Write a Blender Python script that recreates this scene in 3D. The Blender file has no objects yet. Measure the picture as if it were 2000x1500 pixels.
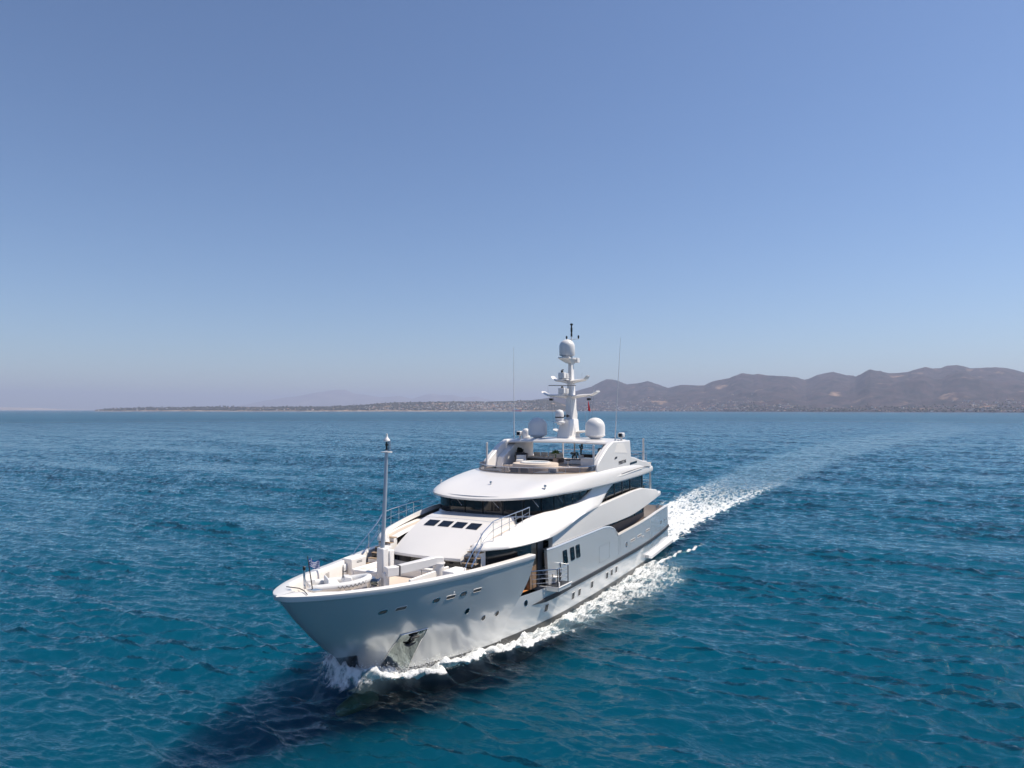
import bpy, bmesh, math, random
import numpy as np
from mathutils import Vector, Matrix

# ------------------------------------------------------------------ camera, world, sun, exposure
scene = bpy.context.scene
COL = scene.collection
rad = math.radians
PSI = rad(28.0)
FWD = Vector((-math.cos(PSI), -math.sin(PSI), 0.0))      # horizontal view direction (X = yacht forward, Y = port, Z = up)
RGT = Vector((-math.sin(PSI), math.cos(PSI), 0.0))
CAMP = Vector((79.07, 26.3, 15.0))
FPX = 1388.0
PITCH = math.atan(50.0 / FPX)
cd = bpy.data.cameras.new('camera'); cam = bpy.data.objects.new('camera', cd); COL.objects.link(cam)
cd.sensor_width = 36.0; cd.lens = 36.0 * FPX / 2000.0; cd.clip_start = 0.5; cd.clip_end = 80000.0
vd = FWD * math.cos(PITCH) + Vector((0, 0, 1)) * math.sin(PITCH)
cam.location = CAMP; cam.rotation_euler = vd.to_track_quat('-Z', 'Y').to_euler()
scene.camera = cam

SUN_EL = rad(56.0)
SUN_AZ = rad(80.0)                                        # to the right of the view direction
sh = FWD * math.cos(SUN_AZ) + RGT * math.sin(SUN_AZ)
SUN = sh * math.cos(SUN_EL) + Vector((0, 0, 1)) * math.sin(SUN_EL)
world = bpy.data.worlds.new('World'); scene.world = world; world.use_nodes = True
wn = world.node_tree; wn.nodes.clear()
sky = wn.nodes.new('ShaderNodeTexSky'); sky.sky_type = 'NISHITA'; sky.sun_disc = False
sky.sun_elevation = SUN_EL; sky.sun_rotation = math.atan2(SUN.x, SUN.y)
sky.altitude = 0.0; sky.air_density = 1.0; sky.dust_density = 0.45; sky.ozone_density = 3.0
hs = wn.nodes.new('ShaderNodeHueSaturation'); hs.inputs['Saturation'].default_value = 1.0; hs.inputs['Value'].default_value = 1.0
tint = wn.nodes.new('ShaderNodeMix'); tint.data_type = 'RGBA'; tint.blend_type = 'MULTIPLY'; tint.inputs['Factor'].default_value = 1.0; tint.inputs['B'].default_value = (0.98, 1.06, 1.20, 1)   # white balance of the daylight
bg = wn.nodes.new('ShaderNodeBackground'); bg.inputs['Strength'].default_value = 0.081
wo = wn.nodes.new('ShaderNodeOutputWorld')
wn.links.new(sky.outputs[0], hs.inputs['Color']); wn.links.new(hs.outputs[0], tint.inputs['A']); wn.links.new(tint.outputs['Result'], bg.inputs['Color']); wn.links.new(bg.outputs[0], wo.inputs['Surface'])
sl = bpy.data.lights.new('sun', 'SUN'); sl.energy = 5.0; sl.angle = rad(0.53); sl.color = (1.0, 0.90, 0.75)
so = bpy.data.objects.new('sun', sl); COL.objects.link(so); so.rotation_euler = SUN.to_track_quat('Z', 'Y').to_euler(); so.location = (0, 0, 100)
scene.view_settings.view_transform = 'Standard'; scene.view_settings.look = 'None'
scene.view_settings.exposure = 0.3; scene.view_settings.gamma = 1.0
scene.render.engine = 'CYCLES'
scene.cycles.use_denoising = True
scene.cycles.max_bounces = 8; scene.cycles.diffuse_bounces = 3; scene.cycles.glossy_bounces = 4
scene.cycles.transmission_bounces = 5; scene.cycles.volume_bounces = 0; scene.cycles.transparent_max_bounces = 12
scene.cycles.caustics_reflective = False; scene.cycles.caustics_refractive = False
scene.cycles.sample_clamp_indirect = 5.0; scene.cycles.sample_clamp_direct = 4.0

# ------------------------------------------------------------------ materials
def mat(name, base=(0.8, 0.8, 0.8), rough=0.4, metal=0.0, coat=0.0, ior=1.5, spec=0.5, var=0.0, vscale=3.0, bump=0.0, bscale=20.0, trans=0.0, coatr=0.03):
    m = bpy.data.materials.new(name); m.use_nodes = True
    nt = m.node_tree; b = nt.nodes['Principled BSDF']
    b.inputs['Base Color'].default_value = (*base, 1); b.inputs['Roughness'].default_value = rough
    b.inputs['Metallic'].default_value = metal; b.inputs['IOR'].default_value = ior
    b.inputs['Coat Weight'].default_value = coat; b.inputs['Coat Roughness'].default_value = coatr
    b.inputs['Specular IOR Level'].default_value = spec; b.inputs['Transmission Weight'].default_value = trans
    if var or bump:
        tc = nt.nodes.new('ShaderNodeTexCoord')
    if var:
        n = nt.nodes.new('ShaderNodeTexNoise'); n.inputs['Scale'].default_value = vscale; n.inputs['Detail'].default_value = 6
        nt.links.new(tc.outputs['Object'], n.inputs['Vector'])
        mx = nt.nodes.new('ShaderNodeMix'); mx.data_type = 'RGBA'
        mx.inputs['A'].default_value = (*[c * (1 - var) for c in base], 1); mx.inputs['B'].default_value = (*[min(1, c * (1 + var)) for c in base], 1)
        nt.links.new(n.outputs['Fac'], mx.inputs['Factor']); nt.links.new(mx.outputs['Result'], b.inputs['Base Color'])
        mr = nt.nodes.new('ShaderNodeMapRange'); mr.inputs['To Min'].default_value = rough * 0.8; mr.inputs['To Max'].default_value = min(1, rough * 1.25)
        nt.links.new(n.outputs['Fac'], mr.inputs['Value']); nt.links.new(mr.outputs['Result'], b.inputs['Roughness'])
    if bump:
        n2 = nt.nodes.new('ShaderNodeTexNoise'); n2.inputs['Scale'].default_value = bscale; n2.inputs['Detail'].default_value = 4
        nt.links.new(tc.outputs['Object'], n2.inputs['Vector'])
        bp = nt.nodes.new('ShaderNodeBump'); bp.inputs['Strength'].default_value = bump; bp.inputs['Distance'].default_value = 0.02
        nt.links.new(n2.outputs['Fac'], bp.inputs['Height']); nt.links.new(bp.outputs['Normal'], b.inputs['Normal'])
    return m

M = {}
M['white'] = mat('white_gelcoat', (0.73, 0.715, 0.705), 0.32, coat=0.35, var=0.025, vscale=0.6)
M['whitem'] = mat('white_matt', (0.78, 0.76, 0.74), 0.55, var=0.03, vscale=2.0)
M['hull'] = mat('silver_hull_paint', (0.60, 0.615, 0.63), 0.24, metal=0.40, coat=1.0, var=0.03, vscale=0.25)
M['boot'] = mat('black_boot_paint', (0.018, 0.02, 0.024), 0.35, coat=0.3)
M['rub'] = mat('dark_rubber', (0.022, 0.024, 0.03), 0.5)
M['glass'] = mat('dark_glass', (0.004, 0.006, 0.010), 0.04, spec=0.45)
M['glassb'] = mat('dark_glass_panel', (0.012, 0.014, 0.018), 0.12, spec=0.5)
M['steel'] = mat('stainless_steel', (0.62, 0.63, 0.65), 0.18, metal=1.0)
M['mirror'] = mat('polished_steel', (0.24, 0.28, 0.29), 0.04, metal=1.0, bump=0.03, bscale=0.8)
M['teak'] = mat('teak_deck', (0.34, 0.25, 0.17), 0.6, var=0.18, vscale=8)
M['teakpale'] = mat('bleached_teak', (0.58, 0.50, 0.43), 0.65, var=0.12, vscale=8)
M['wood'] = mat('varnished_door_wood', (0.24, 0.155, 0.095), 0.3, coat=0.5, var=0.15, vscale=5)
M['grey'] = mat('grey_panel', (0.16, 0.155, 0.165), 0.5)
M['dome'] = mat('radome_white', (0.70, 0.70, 0.71), 0.45, var=0.02)
M['black'] = mat('black_plastic', (0.012, 0.012, 0.013), 0.4)
M['cushion'] = mat('white_cushion', (0.78, 0.76, 0.73), 0.85, bump=0.3, bscale=14)
M['cushgrey'] = mat('grey_cushion', (0.22, 0.23, 0.26), 0.9, bump=0.3, bscale=14)
M['rib'] = mat('inflatable_grey', (0.66, 0.67, 0.68), 0.5, var=0.05)
M['rope'] = mat('dark_rope', (0.05, 0.05, 0.055), 0.8)
M['wicker'] = mat('dark_wicker', (0.05, 0.04, 0.038), 0.7, bump=0.5, bscale=60)
M['leaf'] = mat('plant_leaf', (0.05, 0.10, 0.022), 0.5, var=0.4, vscale=12)
M['leafd'] = mat('dark_plant_leaf', (0.010, 0.020, 0.012), 0.5, var=0.3, vscale=12)
M['pot'] = mat('taupe_planter', (0.24, 0.20, 0.18), 0.6, var=0.06)
M['blue'] = mat('flag_blue', (0.02, 0.06, 0.34), 0.7)
M['flagw'] = mat('flag_white', (0.8, 0.8, 0.8), 0.7)
M['red'] = mat('flag_red', (0.55, 0.012, 0.03), 0.7)
M['orange'] = mat('orange_teak', (0.62, 0.25, 0.08), 0.5, var=0.1, vscale=9)
M['letter'] = mat('bronze_letter', (0.07, 0.055, 0.055), 0.35, metal=0.4)
M['tubwater'] = mat('tub_water', (0.45, 0.55, 0.58), 0.05)
M['clearglass'] = None
def clear_glass(name, tint, alpha):
    m = bpy.data.materials.new(name); m.use_nodes = True; nt = m.node_tree; nt.nodes.clear()
    t = nt.nodes.new('ShaderNodeBsdfTransparent'); t.inputs['Color'].default_value = (*tint, 1)
    g = nt.nodes.new('ShaderNodeBsdfGlossy'); g.inputs['Roughness'].default_value = 0.03
    fr = nt.nodes.new('ShaderNodeFresnel'); fr.inputs['IOR'].default_value = 1.5
    ad = nt.nodes.new('ShaderNodeMath'); ad.operation = 'MULTIPLY_ADD'; ad.inputs[1].default_value = 1.0; ad.inputs[2].default_value = alpha
    mx = nt.nodes.new('ShaderNodeMixShader'); o = nt.nodes.new('ShaderNodeOutputMaterial')
    nt.links.new(fr.outputs[0], ad.inputs[0]); nt.links.new(ad.outputs[0], mx.inputs[0])
    nt.links.new(t.outputs[0], mx.inputs[1]); nt.links.new(g.outputs[0], mx.inputs[2]); nt.links.new(mx.outputs[0], o.inputs[0])
    return m
M['clearglass'] = clear_glass('smoked_glass', (0.42, 0.42, 0.46), 0.02)

# ------------------------------------------------------------------ mesh helpers
class MB:
    def __init__(s): s.v = []; s.f = []; s.mi = []
    def add(s, vs, fs, mi=0):
        n = len(s.v); s.v += [tuple(map(float, p)) for p in vs]; s.f += [tuple(i + n for i in f) for f in fs]; s.mi += [mi] * len(fs); return s
    def grid(s, rows, cu=False, cv=False, mi=0, capu=False):
        nr, nc = len(rows), len(rows[0]); vs = [p for r in rows for p in r]; fs = []
        for i in range(nr if cu else nr - 1):
            for j in range(nc if cv else nc - 1):
                a = i * nc + j; b = i * nc + (j + 1) % nc; c = ((i + 1) % nr) * nc + (j + 1) % nc; d = ((i + 1) % nr) * nc + j
                fs.append((a, b, c, d))
        if capu: fs.append(tuple(range(nc))[::-1]); fs.append(tuple((nr - 1) * nc + j for j in range(nc)))
        return s.add(vs, fs, mi)
    def box(s, x0, x1, y0, y1, z0, z1, mi=0):
        vs = [(x, y, z) for x in (x0, x1) for y in (y0, y1) for z in (z0, z1)]
        return s.add(vs, [(0, 1, 3, 2), (4, 6, 7, 5), (0, 4, 5, 1), (2, 3, 7, 6), (0, 2, 6, 4), (1, 5, 7, 3)], mi)
    def obox(s, c, ax, ay, az, mi=0):                       # oriented box: centre and three half-axis vectors
        c, ax, ay, az = Vector(c), Vector(ax), Vector(ay), Vector(az)
        vs = [c + ax * i + ay * j + az * k for i in (-1, 1) for j in (-1, 1) for k in (-1, 1)]
        return s.add(vs, [(0, 1, 3, 2), (4, 6, 7, 5), (0, 4, 5, 1), (2, 3, 7, 6), (0, 2, 6, 4), (1, 5, 7, 3)], mi)
    def tube(s, pts, r, n=8, mi=0, closed=False):
        pts = [Vector(p) for p in pts]; m = len(pts); rows = []
        rr = r if isinstance(r, (list, tuple)) else [r] * m
        up = Vector((0, 0, 1))
        for i, p in enumerate(pts):
            if closed: d = pts[(i + 1) % m] - pts[i - 1]
            else: d = pts[min(i + 1, m - 1)] - pts[max(i - 1, 0)]
            d.normalize()
            a = d.cross(up)
            if a.length < 0.05: a = d.cross(Vector((1, 0, 0)))
            a.normalize(); b = a.cross(d).normalized()
            rows.append([p + (a * math.cos(t) + b * math.sin(t)) * rr[i] for t in [2 * math.pi * k / n for k in range(n)]])
        return s.grid(rows, cu=closed, cv=True, mi=mi, capu=not closed)
    def lathe(s, c, prof, n=24, mi=0):
        rows = [[(c[0] + r * math.cos(2 * math.pi * k / n), c[1] + r * math.sin(2 * math.pi * k / n), c[2] + z) for k in range(n)] for r, z in prof]
        return s.grid(rows, cv=True, mi=mi, capu=True)
    def prism(s, poly, off, mi=0):
        n = len(poly); off = Vector(off); a = [Vector(p) for p in poly]; b = [p + off for p in a]
        fs = [tuple(range(n))[::-1], tuple(range(n, 2 * n))] + [(i, (i + 1) % n, n + (i + 1) % n, n + i) for i in range(n)]
        return s.add(a + b, fs, mi)
    def flipy(s):
        s.v = [(x, -y, z) for x, y, z in s.v]; return s
    def build(s, name, m, parent=None, smooth=35.0, bevel=0.0, recalc=True):
        me = bpy.data.meshes.new(name); me.from_pydata(s.v, [], s.f)
        ms = m if isinstance(m, (list, tuple)) else [m]
        for k in ms: me.materials.append(k)
        if len(ms) > 1: me.polygons.foreach_set('material_index', s.mi)
        if recalc:
            bm = bmesh.new(); bm.from_mesh(me); bmesh.ops.remove_doubles(bm, verts=bm.verts, dist=1e-5)
            bmesh.ops.recalc_face_normals(bm, faces=bm.faces); bm.to_mesh(me); bm.free()
        o = bpy.data.objects.new(name, me); COL.objects.link(o)
        if smooth:
            me.polygons.foreach_set('use_smooth', [True] * len(me.polygons)); me.set_sharp_from_angle(angle=rad(smooth))
        if bevel:
            bv = o.modifiers.new('bevel', 'BEVEL'); bv.width = bevel; bv.segments = 2; bv.limit_method = 'ANGLE'; bv.angle_limit = rad(40)
            bv.harden_normals = False
        if parent is not None: o.parent = parent
        me.update(); return o

def both(fn, name, m, parent, **k):
    """fn(MB) fills the port piece; build it and its mirrored starboard piece as two parts"""
    out = []
    for sgn in (1, -1):
        b = MB(); fn(b)
        if sgn < 0: b.flipy()
        out.append(b.build(name, m, parent, **k))
    return out
def tag(o, label, cat, group=None):
    o['label'] = label; o['category'] = cat
    if group: o['group'] = group
    return o
def struct(o, kind='structure'): o['kind'] = kind; return o
def empty(name, loc=(0, 0, 0), rz=0.0):
    o = bpy.data.objects.new(name, None); COL.objects.link(o); o.location = loc; o.rotation_euler = (0, 0, rz); o.empty_display_size = 0.2; return o
def ip(x, xs, ys): return float(np.interp(x, xs, ys))
def bez(a, c, b, t): return tuple((1 - t) ** 2 * p + 2 * t * (1 - t) * q + t * t * r for p, q, r in zip(a, c, b))
def resample_idx(pts, n):
    q = np.array(pts, float); q = np.vstack([2 * q[0] - q[1], q, 2 * q[-1] - q[-2]]); m = len(q) - 3; out = []
    for s in np.linspace(0, m - 1e-6, n):
        i = int(s) + 1; t = s - int(s); a, b, c, d = q[i - 1], q[i], q[i + 1], q[i + 2]
        out.append(tuple(0.5 * (2 * b + (c - a) * t + (2 * a - 5 * b + 4 * c - d) * t * t + (3 * b - a - 3 * c + d) * t ** 3)))
    return out
def resample(pts, n, smooth=True):
    p = np.array(pts, float)
    if smooth:                                              # Catmull-Rom through the points
        q = np.vstack([2 * p[0] - p[1], p, 2 * p[-1] - p[-2]]); out = []
        for i in range(1, len(q) - 2):
            for t in np.linspace(0, 1, 12, endpoint=False):
                a, b, c, d = q[i - 1], q[i], q[i + 1], q[i + 2]
                out.append(0.5 * (2 * b + (c - a) * t + (2 * a - 5 * b + 4 * c - d) * t * t + (3 * b - a - 3 * c + d) * t ** 3))
        out.append(q[-2]); p = np.array(out)
    L = np.concatenate([[0], np.cumsum(np.linalg.norm(np.diff(p, axis=0), axis=1))]); u = np.linspace(0, L[-1], n)
    return [tuple(np.interp(u[k], L, p[:, j]) for j in range(p.shape[1])) for k in range(n)]
random.seed(7); rng = np.random.default_rng(11)
# ------------------------------------------------------------------ yacht: hull form
STZ = [-2.2, -1.0, 0, 1.0, 1.8, 2.43, 3.43, 4.62, 5.65, 6.05]; STX = [46.6, 47.4, 48.15, 48.85, 49.6, 50.45, 51.55, 52.7, 53.55, 53.85]
def xs(z): return ip(z, STZ, STX)
D_T = [0, .12, .4, .9, 1.9, 2.9, 4.4, 6, 8, 11, 13.5, 16, 18, 24, 40]; D_B = [0, .34, .75, 1.22, 1.9, 2.45, 3.1, 3.62, 4.15, 4.92, 5.38, 5.75, 5.85, 5.85, 5.85]
W_T = [0, .15, .5, 1, 2, 3.5, 5.6, 8, 10.4, 13, 17, 23, 33, 44, 48.2]; W_B = [0, .1, .35, .68, 1.3, 2.15, 3.1, 3.85, 4.35, 4.75, 5.1, 5.25, 5.2, 4.75, 4.35]
def smooth_table(T, B):
    t = np.linspace(0, T[-1], 800); b = np.interp(t, T, B); k = np.ones(21) / 21
    b2 = np.convolve(np.concatenate([b[:1].repeat(10), b, b[-1:].repeat(10)]), k, 'valid'); w = np.clip(t / 1.5, 0, 1)
    return t, b * (1 - w) + b2 * w
DT, DB = smooth_table(D_T, D_B); WT, WB = smooth_table(W_T, W_B)
def sheer_z(X): return ip(X, [30, 38, 43, 46, 49, 51, 53.85], [5.6, 5.58, 5.58, 5.63, 5.74, 5.85, 6.0])
def shell(X, z):
    t = max(0, xs(z) - X); s = max(0, min(1.05, z / 5.7)); b0 = ip(t, WT, WB); b1 = ip(t, DT, DB)
    if z < 0: return b0 * (1 - .19 * min(1, -z / 2.2) ** 1.5)
    return b0 + (b1 - b0) * s ** 1.25
def aft(X, z):
    b0 = ip(X, [0, 1, 3, 6, 10, 15, 20, 25], [4.2, 4.32, 4.5, 4.75, 4.98, 5.15, 5.22, 5.25])
    b2 = ip(X, [0, 1, 3, 6, 10, 15, 20, 25], [4.15, 4.35, 4.6, 4.85, 5.1, 5.25, 5.3, 5.32])
    if X > 25: b0 = shell(X, 0); b2 = 5.32 + ip(X, [25, 33, 35, 36.5, 38, 42], [0, -.05, -.25, -.5, -.8, -1.2])
    if z <= 0: b = b0 * (1 - .16 * min(1, -z / 2.2) ** 1.5)
    else: s = min(1, z / 2.0); b = b0 + (b2 - b0) * s
    return min(b, shell(X, z) - .02) if X > 36.5 else b
def edge(z): return ip(z, [0.2, .8, 1.4, 2.2, 3.07, 3.9, 4.6, 5.6], [39.3, 39.0, 38.7, 38.35, 37.75, 37.3, 37.2, 37.15])
def ztop(X):
    if X > 24: return 5.3
    if X > 20.2:
        t = (24 - X) / 3.8; return 5.3 - 1.2 * (1 - math.sqrt(max(0, 1 - t ** 2.0))) if t < 1 else 4.1
    return ip(X, [0, 3, 6, 13, 20.2], [4.35, 4.45, 4.45, 4.25, 4.1])
def hull_pt(fn, X, z, off=0.0):
    e = .05; y = fn(X, z); tx = Vector((2 * e, fn(X + e, z) - fn(X - e, z), 0)).normalized(); tz = Vector((0, fn(X, z + e) - fn(X, z - e), 2 * e)).normalized()
    n = tz.cross(tx)
    if n.y < 0: n = -n
    n.normalize(); return Vector((X, y, z)) + n * off, tx, tz, n

yacht = empty('motor_yacht', (0, 0, 0))
tag(yacht, 'large white and silver motor yacht under way on the blue sea', 'yacht')
Y = yacht

# bow shell and aft hull sides as one skin
b = MB()
for sg in (1, -1):
    zs = [.2, .35, .6, .9, 1.3, 1.7, 2.1, 2.5, 2.9, 3.3, 3.7, 4.1, 4.5, 4.9, 5.2, 5.5]
    rows = []
    for z0 in zs:
        r = []
        for k in range(61):
            u = (k / 60) ** 1.7; z = z0; X = xs(z) - (xs(z) - edge(z)) * u
            z = z0 * (sheer_z(X) - .25) / 5.5; X = xs(z) - (xs(z) - edge(z)) * u
            r.append((X, sg * shell(X, z), z))
        rows.append(r)
    b.grid(rows)
    # return face of the slanted bow-shell edge
    b.grid([[(p[0], p[1], p[2]) for p in [r[-1] for r in rows]], [(r[-1][0] - .1, sg * min(aft(r[-1][0], min(r[-1][2], 2.7)) - .02, abs(r[-1][1]) - .03), r[-1][2]) for r in rows]])
    XL = list(np.linspace(.7, 34.3, 80)) + list(np.linspace(34.6, 42, 20)); zl = [.2, .5, .9, 1.3, 1.7, 2.0, 2.35, 2.75]
    b.grid([[(x, sg * aft(x, z), z) for x in XL] for z in zl])
    XU = list(np.linspace(.7, 20.2, 40)) + list(np.linspace(20.3, 24, 22)) + list(np.linspace(24.3, 34.2, 24))
    def slant(x, z): return x - (max(0, x - 33.2) / 1.0) * .35 * (1 - (z - 2.75) / 2.55)
    up = [[(slant(x, 2.75 + (ztop(x) - 2.75) * t), sg * (aft(x, 2.5) + .02 * t), 2.75 + (ztop(x) - 2.75) * t) for x in XU] for t in (0, .25, .5, .75, 1)]
    inn = [[(q[0], q[1] - sg * .22, q[2]) for q in up[k]] for k in (4, 3, 2, 1, 0)]
    b.grid(up + inn); b.grid([[r[-1] for r in up], [r[-1] for r in inn[::-1]]])
# transom
zt = [.2, .5, .9, 1.3, 1.7, 2.0, 2.35, 2.75, 3.3, 3.9, 4.3]
b.grid([[(.7, aft(.7, min(z, 2.5)) * k, z) for k in (-1, -.6, -.2, .2, .6, 1)] for z in zt])
hull = b.build('hull', M['hull'], Y, smooth=32)
b = MB()
for sg in (1, -1):
    zs = [-2.2, -1.5, -.9, -.4, 0, .2]
    b.grid([[(xs(z) - (xs(z) - 39.3) * (k / 40) ** 1.6, sg * shell(xs(z) - (xs(z) - 39.3) * (k / 40) ** 1.6, z), z) for k in range(41)] for z in zs])
    b.grid([[(x, sg * (aft(x, z) + .005), z) for x in np.linspace(.7, 39.3, 60)] for z in zs])
    b.grid([[(x, sg * (aft(x, z) + .02), z) for x in np.linspace(.7, 38.9, 60)] for z in (.2, .36)])
    b.grid([[(xs(z) - (xs(z) - 39.0) * (k / 40) ** 1.6, sg * (shell(xs(z) - (xs(z) - 39.0) * (k / 40) ** 1.6, z) + .012), z) for k in range(41)] for z in (.19, .30)])
b.build('boot_stripe', M['boot'], hull)
# bulbous bow under water
b = MB(); rows = []
for k in range(14):
    t = k / 13; r = .62 * math.sin(math.pi * (.08 + .92 * (1 - t)) / 2) ** .6 if t < 1 else .02
    rows.append([(46.2 + 3.4 * t, r * math.cos(a) * .75, -1.15 + r * math.sin(a)) for a in [2 * math.pi * j / 14 for j in range(14)]])
b.grid(rows, cv=True, capu=True).build('bow_bulb', mat('bulb_paint', (.11, .10, .045), .6, var=.5, vscale=2.5), hull)

# rubbing strake
def strake(b):
    for x0, x1, z in ((.75, 36.0, 2.0),):
        rows = []
        for x in np.linspace(x0, x1, 90):
            k = min(1, (x1 - x) / 1.6); y = aft(x, 2.0); zz = z + .15 * max(0, (12 - x) / 12) - .1 * max(0, (x - 30) / 6)
            rows.append([(x, y - .03, zz - .17 * k), (x, y + .10 * k, zz - .13 * k), (x, y + .12 * k, zz), (x, y + .08 * k, zz + .13 * k), (x, y - .03, zz + .16 * k)])
        b.grid(rows)
both(strake, 'rubbing_strake', M['rub'], hull)

# white cap along the bow bulwark, its inner wall, foredeck
def bin_(X):
    return max(0.0, (shell(X, sheer_z(X)) - .5)) * math.sqrt(max(0, min(1, (52.6 - X) / 1.3)))
capX = [37.15, 37.6] + list(np.linspace(38.2, 51, 40)) + list(np.linspace(51.2, 52.58, 14))
b = MB()
for sg in (1, -1):
    rows = []
    for k, X in enumerate(capX):
        z = sheer_z(X)
        Xo = X if X < 50 else 50 + (X - 50) * (53.86 - 50) / (52.58 - 50)
        zo = sheer_z(Xo); yo = shell(Xo, zo - .1) + .035; yi = bin_(X) if X < 52.55 else 0
        if Xo > 53.8: yo = 0.0
        tx = 0 if X > 37.4 else 0
        rows.append([(min(Xo, xs(zo - .30) + .02), sg * max(0, yo - .06), zo - .30), (min(Xo, xs(zo - .26) + .04), sg * max(0, yo - .02), zo - .26), (Xo, sg * yo, zo - .03), (Xo - .01, sg * max(0, yo - .05), zo), (X, sg * (yi + .03), z + .01), (X, sg * yi, z - .02), (X - .02, sg * max(0, yi - .05), z - .25), (X - .04, sg * min(max(0, yi - .08), max(0, shell(X, 4.95) - .12)), 4.95), (X - .05, sg * min(max(0, yi - .1), max(0, shell(X, 4.45) - .12)), 4.45)])
    b.grid(rows); b.add(rows[0][:6] + [(37.15, rows[0][5][1], 4.45), (37.15, rows[0][0][1], 5.3)], [tuple(range(8))])
cap = b.build('bow_bulwark', M['white'], Y, smooth=40)
b = MB(); b.grid([[(X, min(bin_(X), max(0, shell(X, 4.5) - .1)) * k, 4.5) for k in (-1, -.5, 0, .5, 1)] for X in list(np.linspace(37.2, 52.5, 60))])
b.build('foredeck', M['teakpale'], Y, smooth=0)
b = MB()
for sg in (1, -1): b.grid([[(X, sg * (aft(X, 2.5) - .21 if X < 34 else 4.1), 2.78), (X, 0, 2.78)] for X in np.linspace(.75, 37.2, 40)])
b.build('main_deck', M['teakpale'], Y, smooth=0)

# ---- things set into the hull: fairleads, portholes, windows, anchor pockets
def rr_outline(w, h, r, n=5):
    pts = []
    for cx_, cy_, a0 in ((w / 2 - r, h / 2 - r, 0), (-w / 2 + r, h / 2 - r, 90), (-w / 2 + r, -h / 2 + r, 180), (w / 2 - r, -h / 2 + r, 270)):
        for k in range(n + 1):
            a = rad(a0 + 90 * k / n); pts.append((cx_ + r * math.cos(a), cy_ + r * math.sin(a)))
    return pts
def hull_fit(name, fn, X, z, w, h, r, frame, pane, lean=0.0, fw=.05, recess=.0, sub='pane', sides=(1, -1)):
    P, tx, tz, n = hull_pt(fn, X, z)
    for sg in sides:
        o_ = rr_outline(w, h, r); i_ = rr_outline(w - 2 * fw, h - 2 * fw, max(.01, r - fw))
        def tr(p, off):
            q = P + tx * (p[0] + lean * p[1]) + tz * p[1] + n * off; return (q.x, sg * q.y, q.z)
        b = MB(); b.grid([[tr(p, -.05) for p in o_], [tr(p, .018 - recess) for p in o_], [tr(p, .022 - recess) for p in i_], [tr(p, .006 - recess) for p in i_]], cv=True)
        f = b.build(name, frame, hull, smooth=40)
        b = MB(); q = [tr(p, .008 - recess) for p in i_]; b.add(q, [tuple(range(len(q)))])
        b.build(sub, pane, f, smooth=0)
M['pocket'] = mat('fairlead_inside', (0.16, 0.13, 0.11), 0.35, var=0.5, vscale=4)
for X, z in ((48.9, 4.37), (45.63, 4.36), (43.6, 4.32)): hull_fit('fairlead', shell, X, z, .52, .30, .14, M['steel'], M['pocket'], lean=-.1, fw=.05, sub='opening')
for X, z in ((47.9, 4.36), (44.59, 4.33), (42.5, 4.31)): hull_fit('freeing_port', shell, X, z, .72, .24, .09, M['white'], M['pocket'], lean=-.2, fw=.018, sub='opening')
for X, z in ((42.9, 3.12), (41.2, 2.3), (40.0, 2.3)): hull_fit('porthole', shell, X, z, .40, .40, .2, M['steel'], M['glass'], fw=.035)
hull_fit('porthole', aft, 36.66, 2.2, .42, .42, .21, M['steel'], M['glass'], fw=.035)
for X, z in ((34.05, 1.28), (29.75, 1.15), (28.6, 1.15), (26.1, 1.2), (22.72, 1.22), (21.6, 1.24), (20.45, 1.27)):
    hull_fit('hull_window', aft, X, z, .52, .55, .05, M['white'], M['glassb'], lean=-.12, fw=.03)
for X in (29.0, 30.05, 31.35): hull_fit('side_window', aft, X, 4.33, .72, 1.0, .1, M['glassb'], M['glass'], lean=.22, fw=.04, recess=-.03)
for X in (15.9, 13.8, 10.95): hull_fit('freeing_port', aft, X, 3.05 + (15.9 - X) * .03, 1.35, .22, .03, M['whitem'], M['grey'], fw=.03, sub='opening')
hull_fit('freeing_port', aft, 12.6, 2.85, .6, .14, .02, M['whitem'], M['grey'], fw=.02, sub='opening')
for X in (17.74, 5.2): hull_fit('fairlead', aft, X, 2.95 + (17.7 - X) * .018, .5, .42, .16, M['steel'], M['pocket'], fw=.07, sub='opening')
for X in (3.4, 2.2): hull_fit('fairlead', aft, X, 3.15, .45, .2, .08, M['steel'], M['pocket'], fw=.05, sub='opening')
def patch(quad, fn, nu, nv, off):
    (a, bq, c, d) = quad; rows = []
    for i in range(nu + 1):
        r = []
        for j in range(nv + 1):
            u, v = i / nu, j / nv
            X = (1 - v) * ((1 - u) * a[0] + u * bq[0]) + v * ((1 - u) * d[0] + u * c[0]); z = (1 - v) * ((1 - u) * a[1] + u * bq[1]) + v * ((1 - u) * d[1] + u * c[1])
            r.append(tuple(hull_pt(fn, X, z, off)[0]))
        rows.append(r)
    return rows
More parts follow.
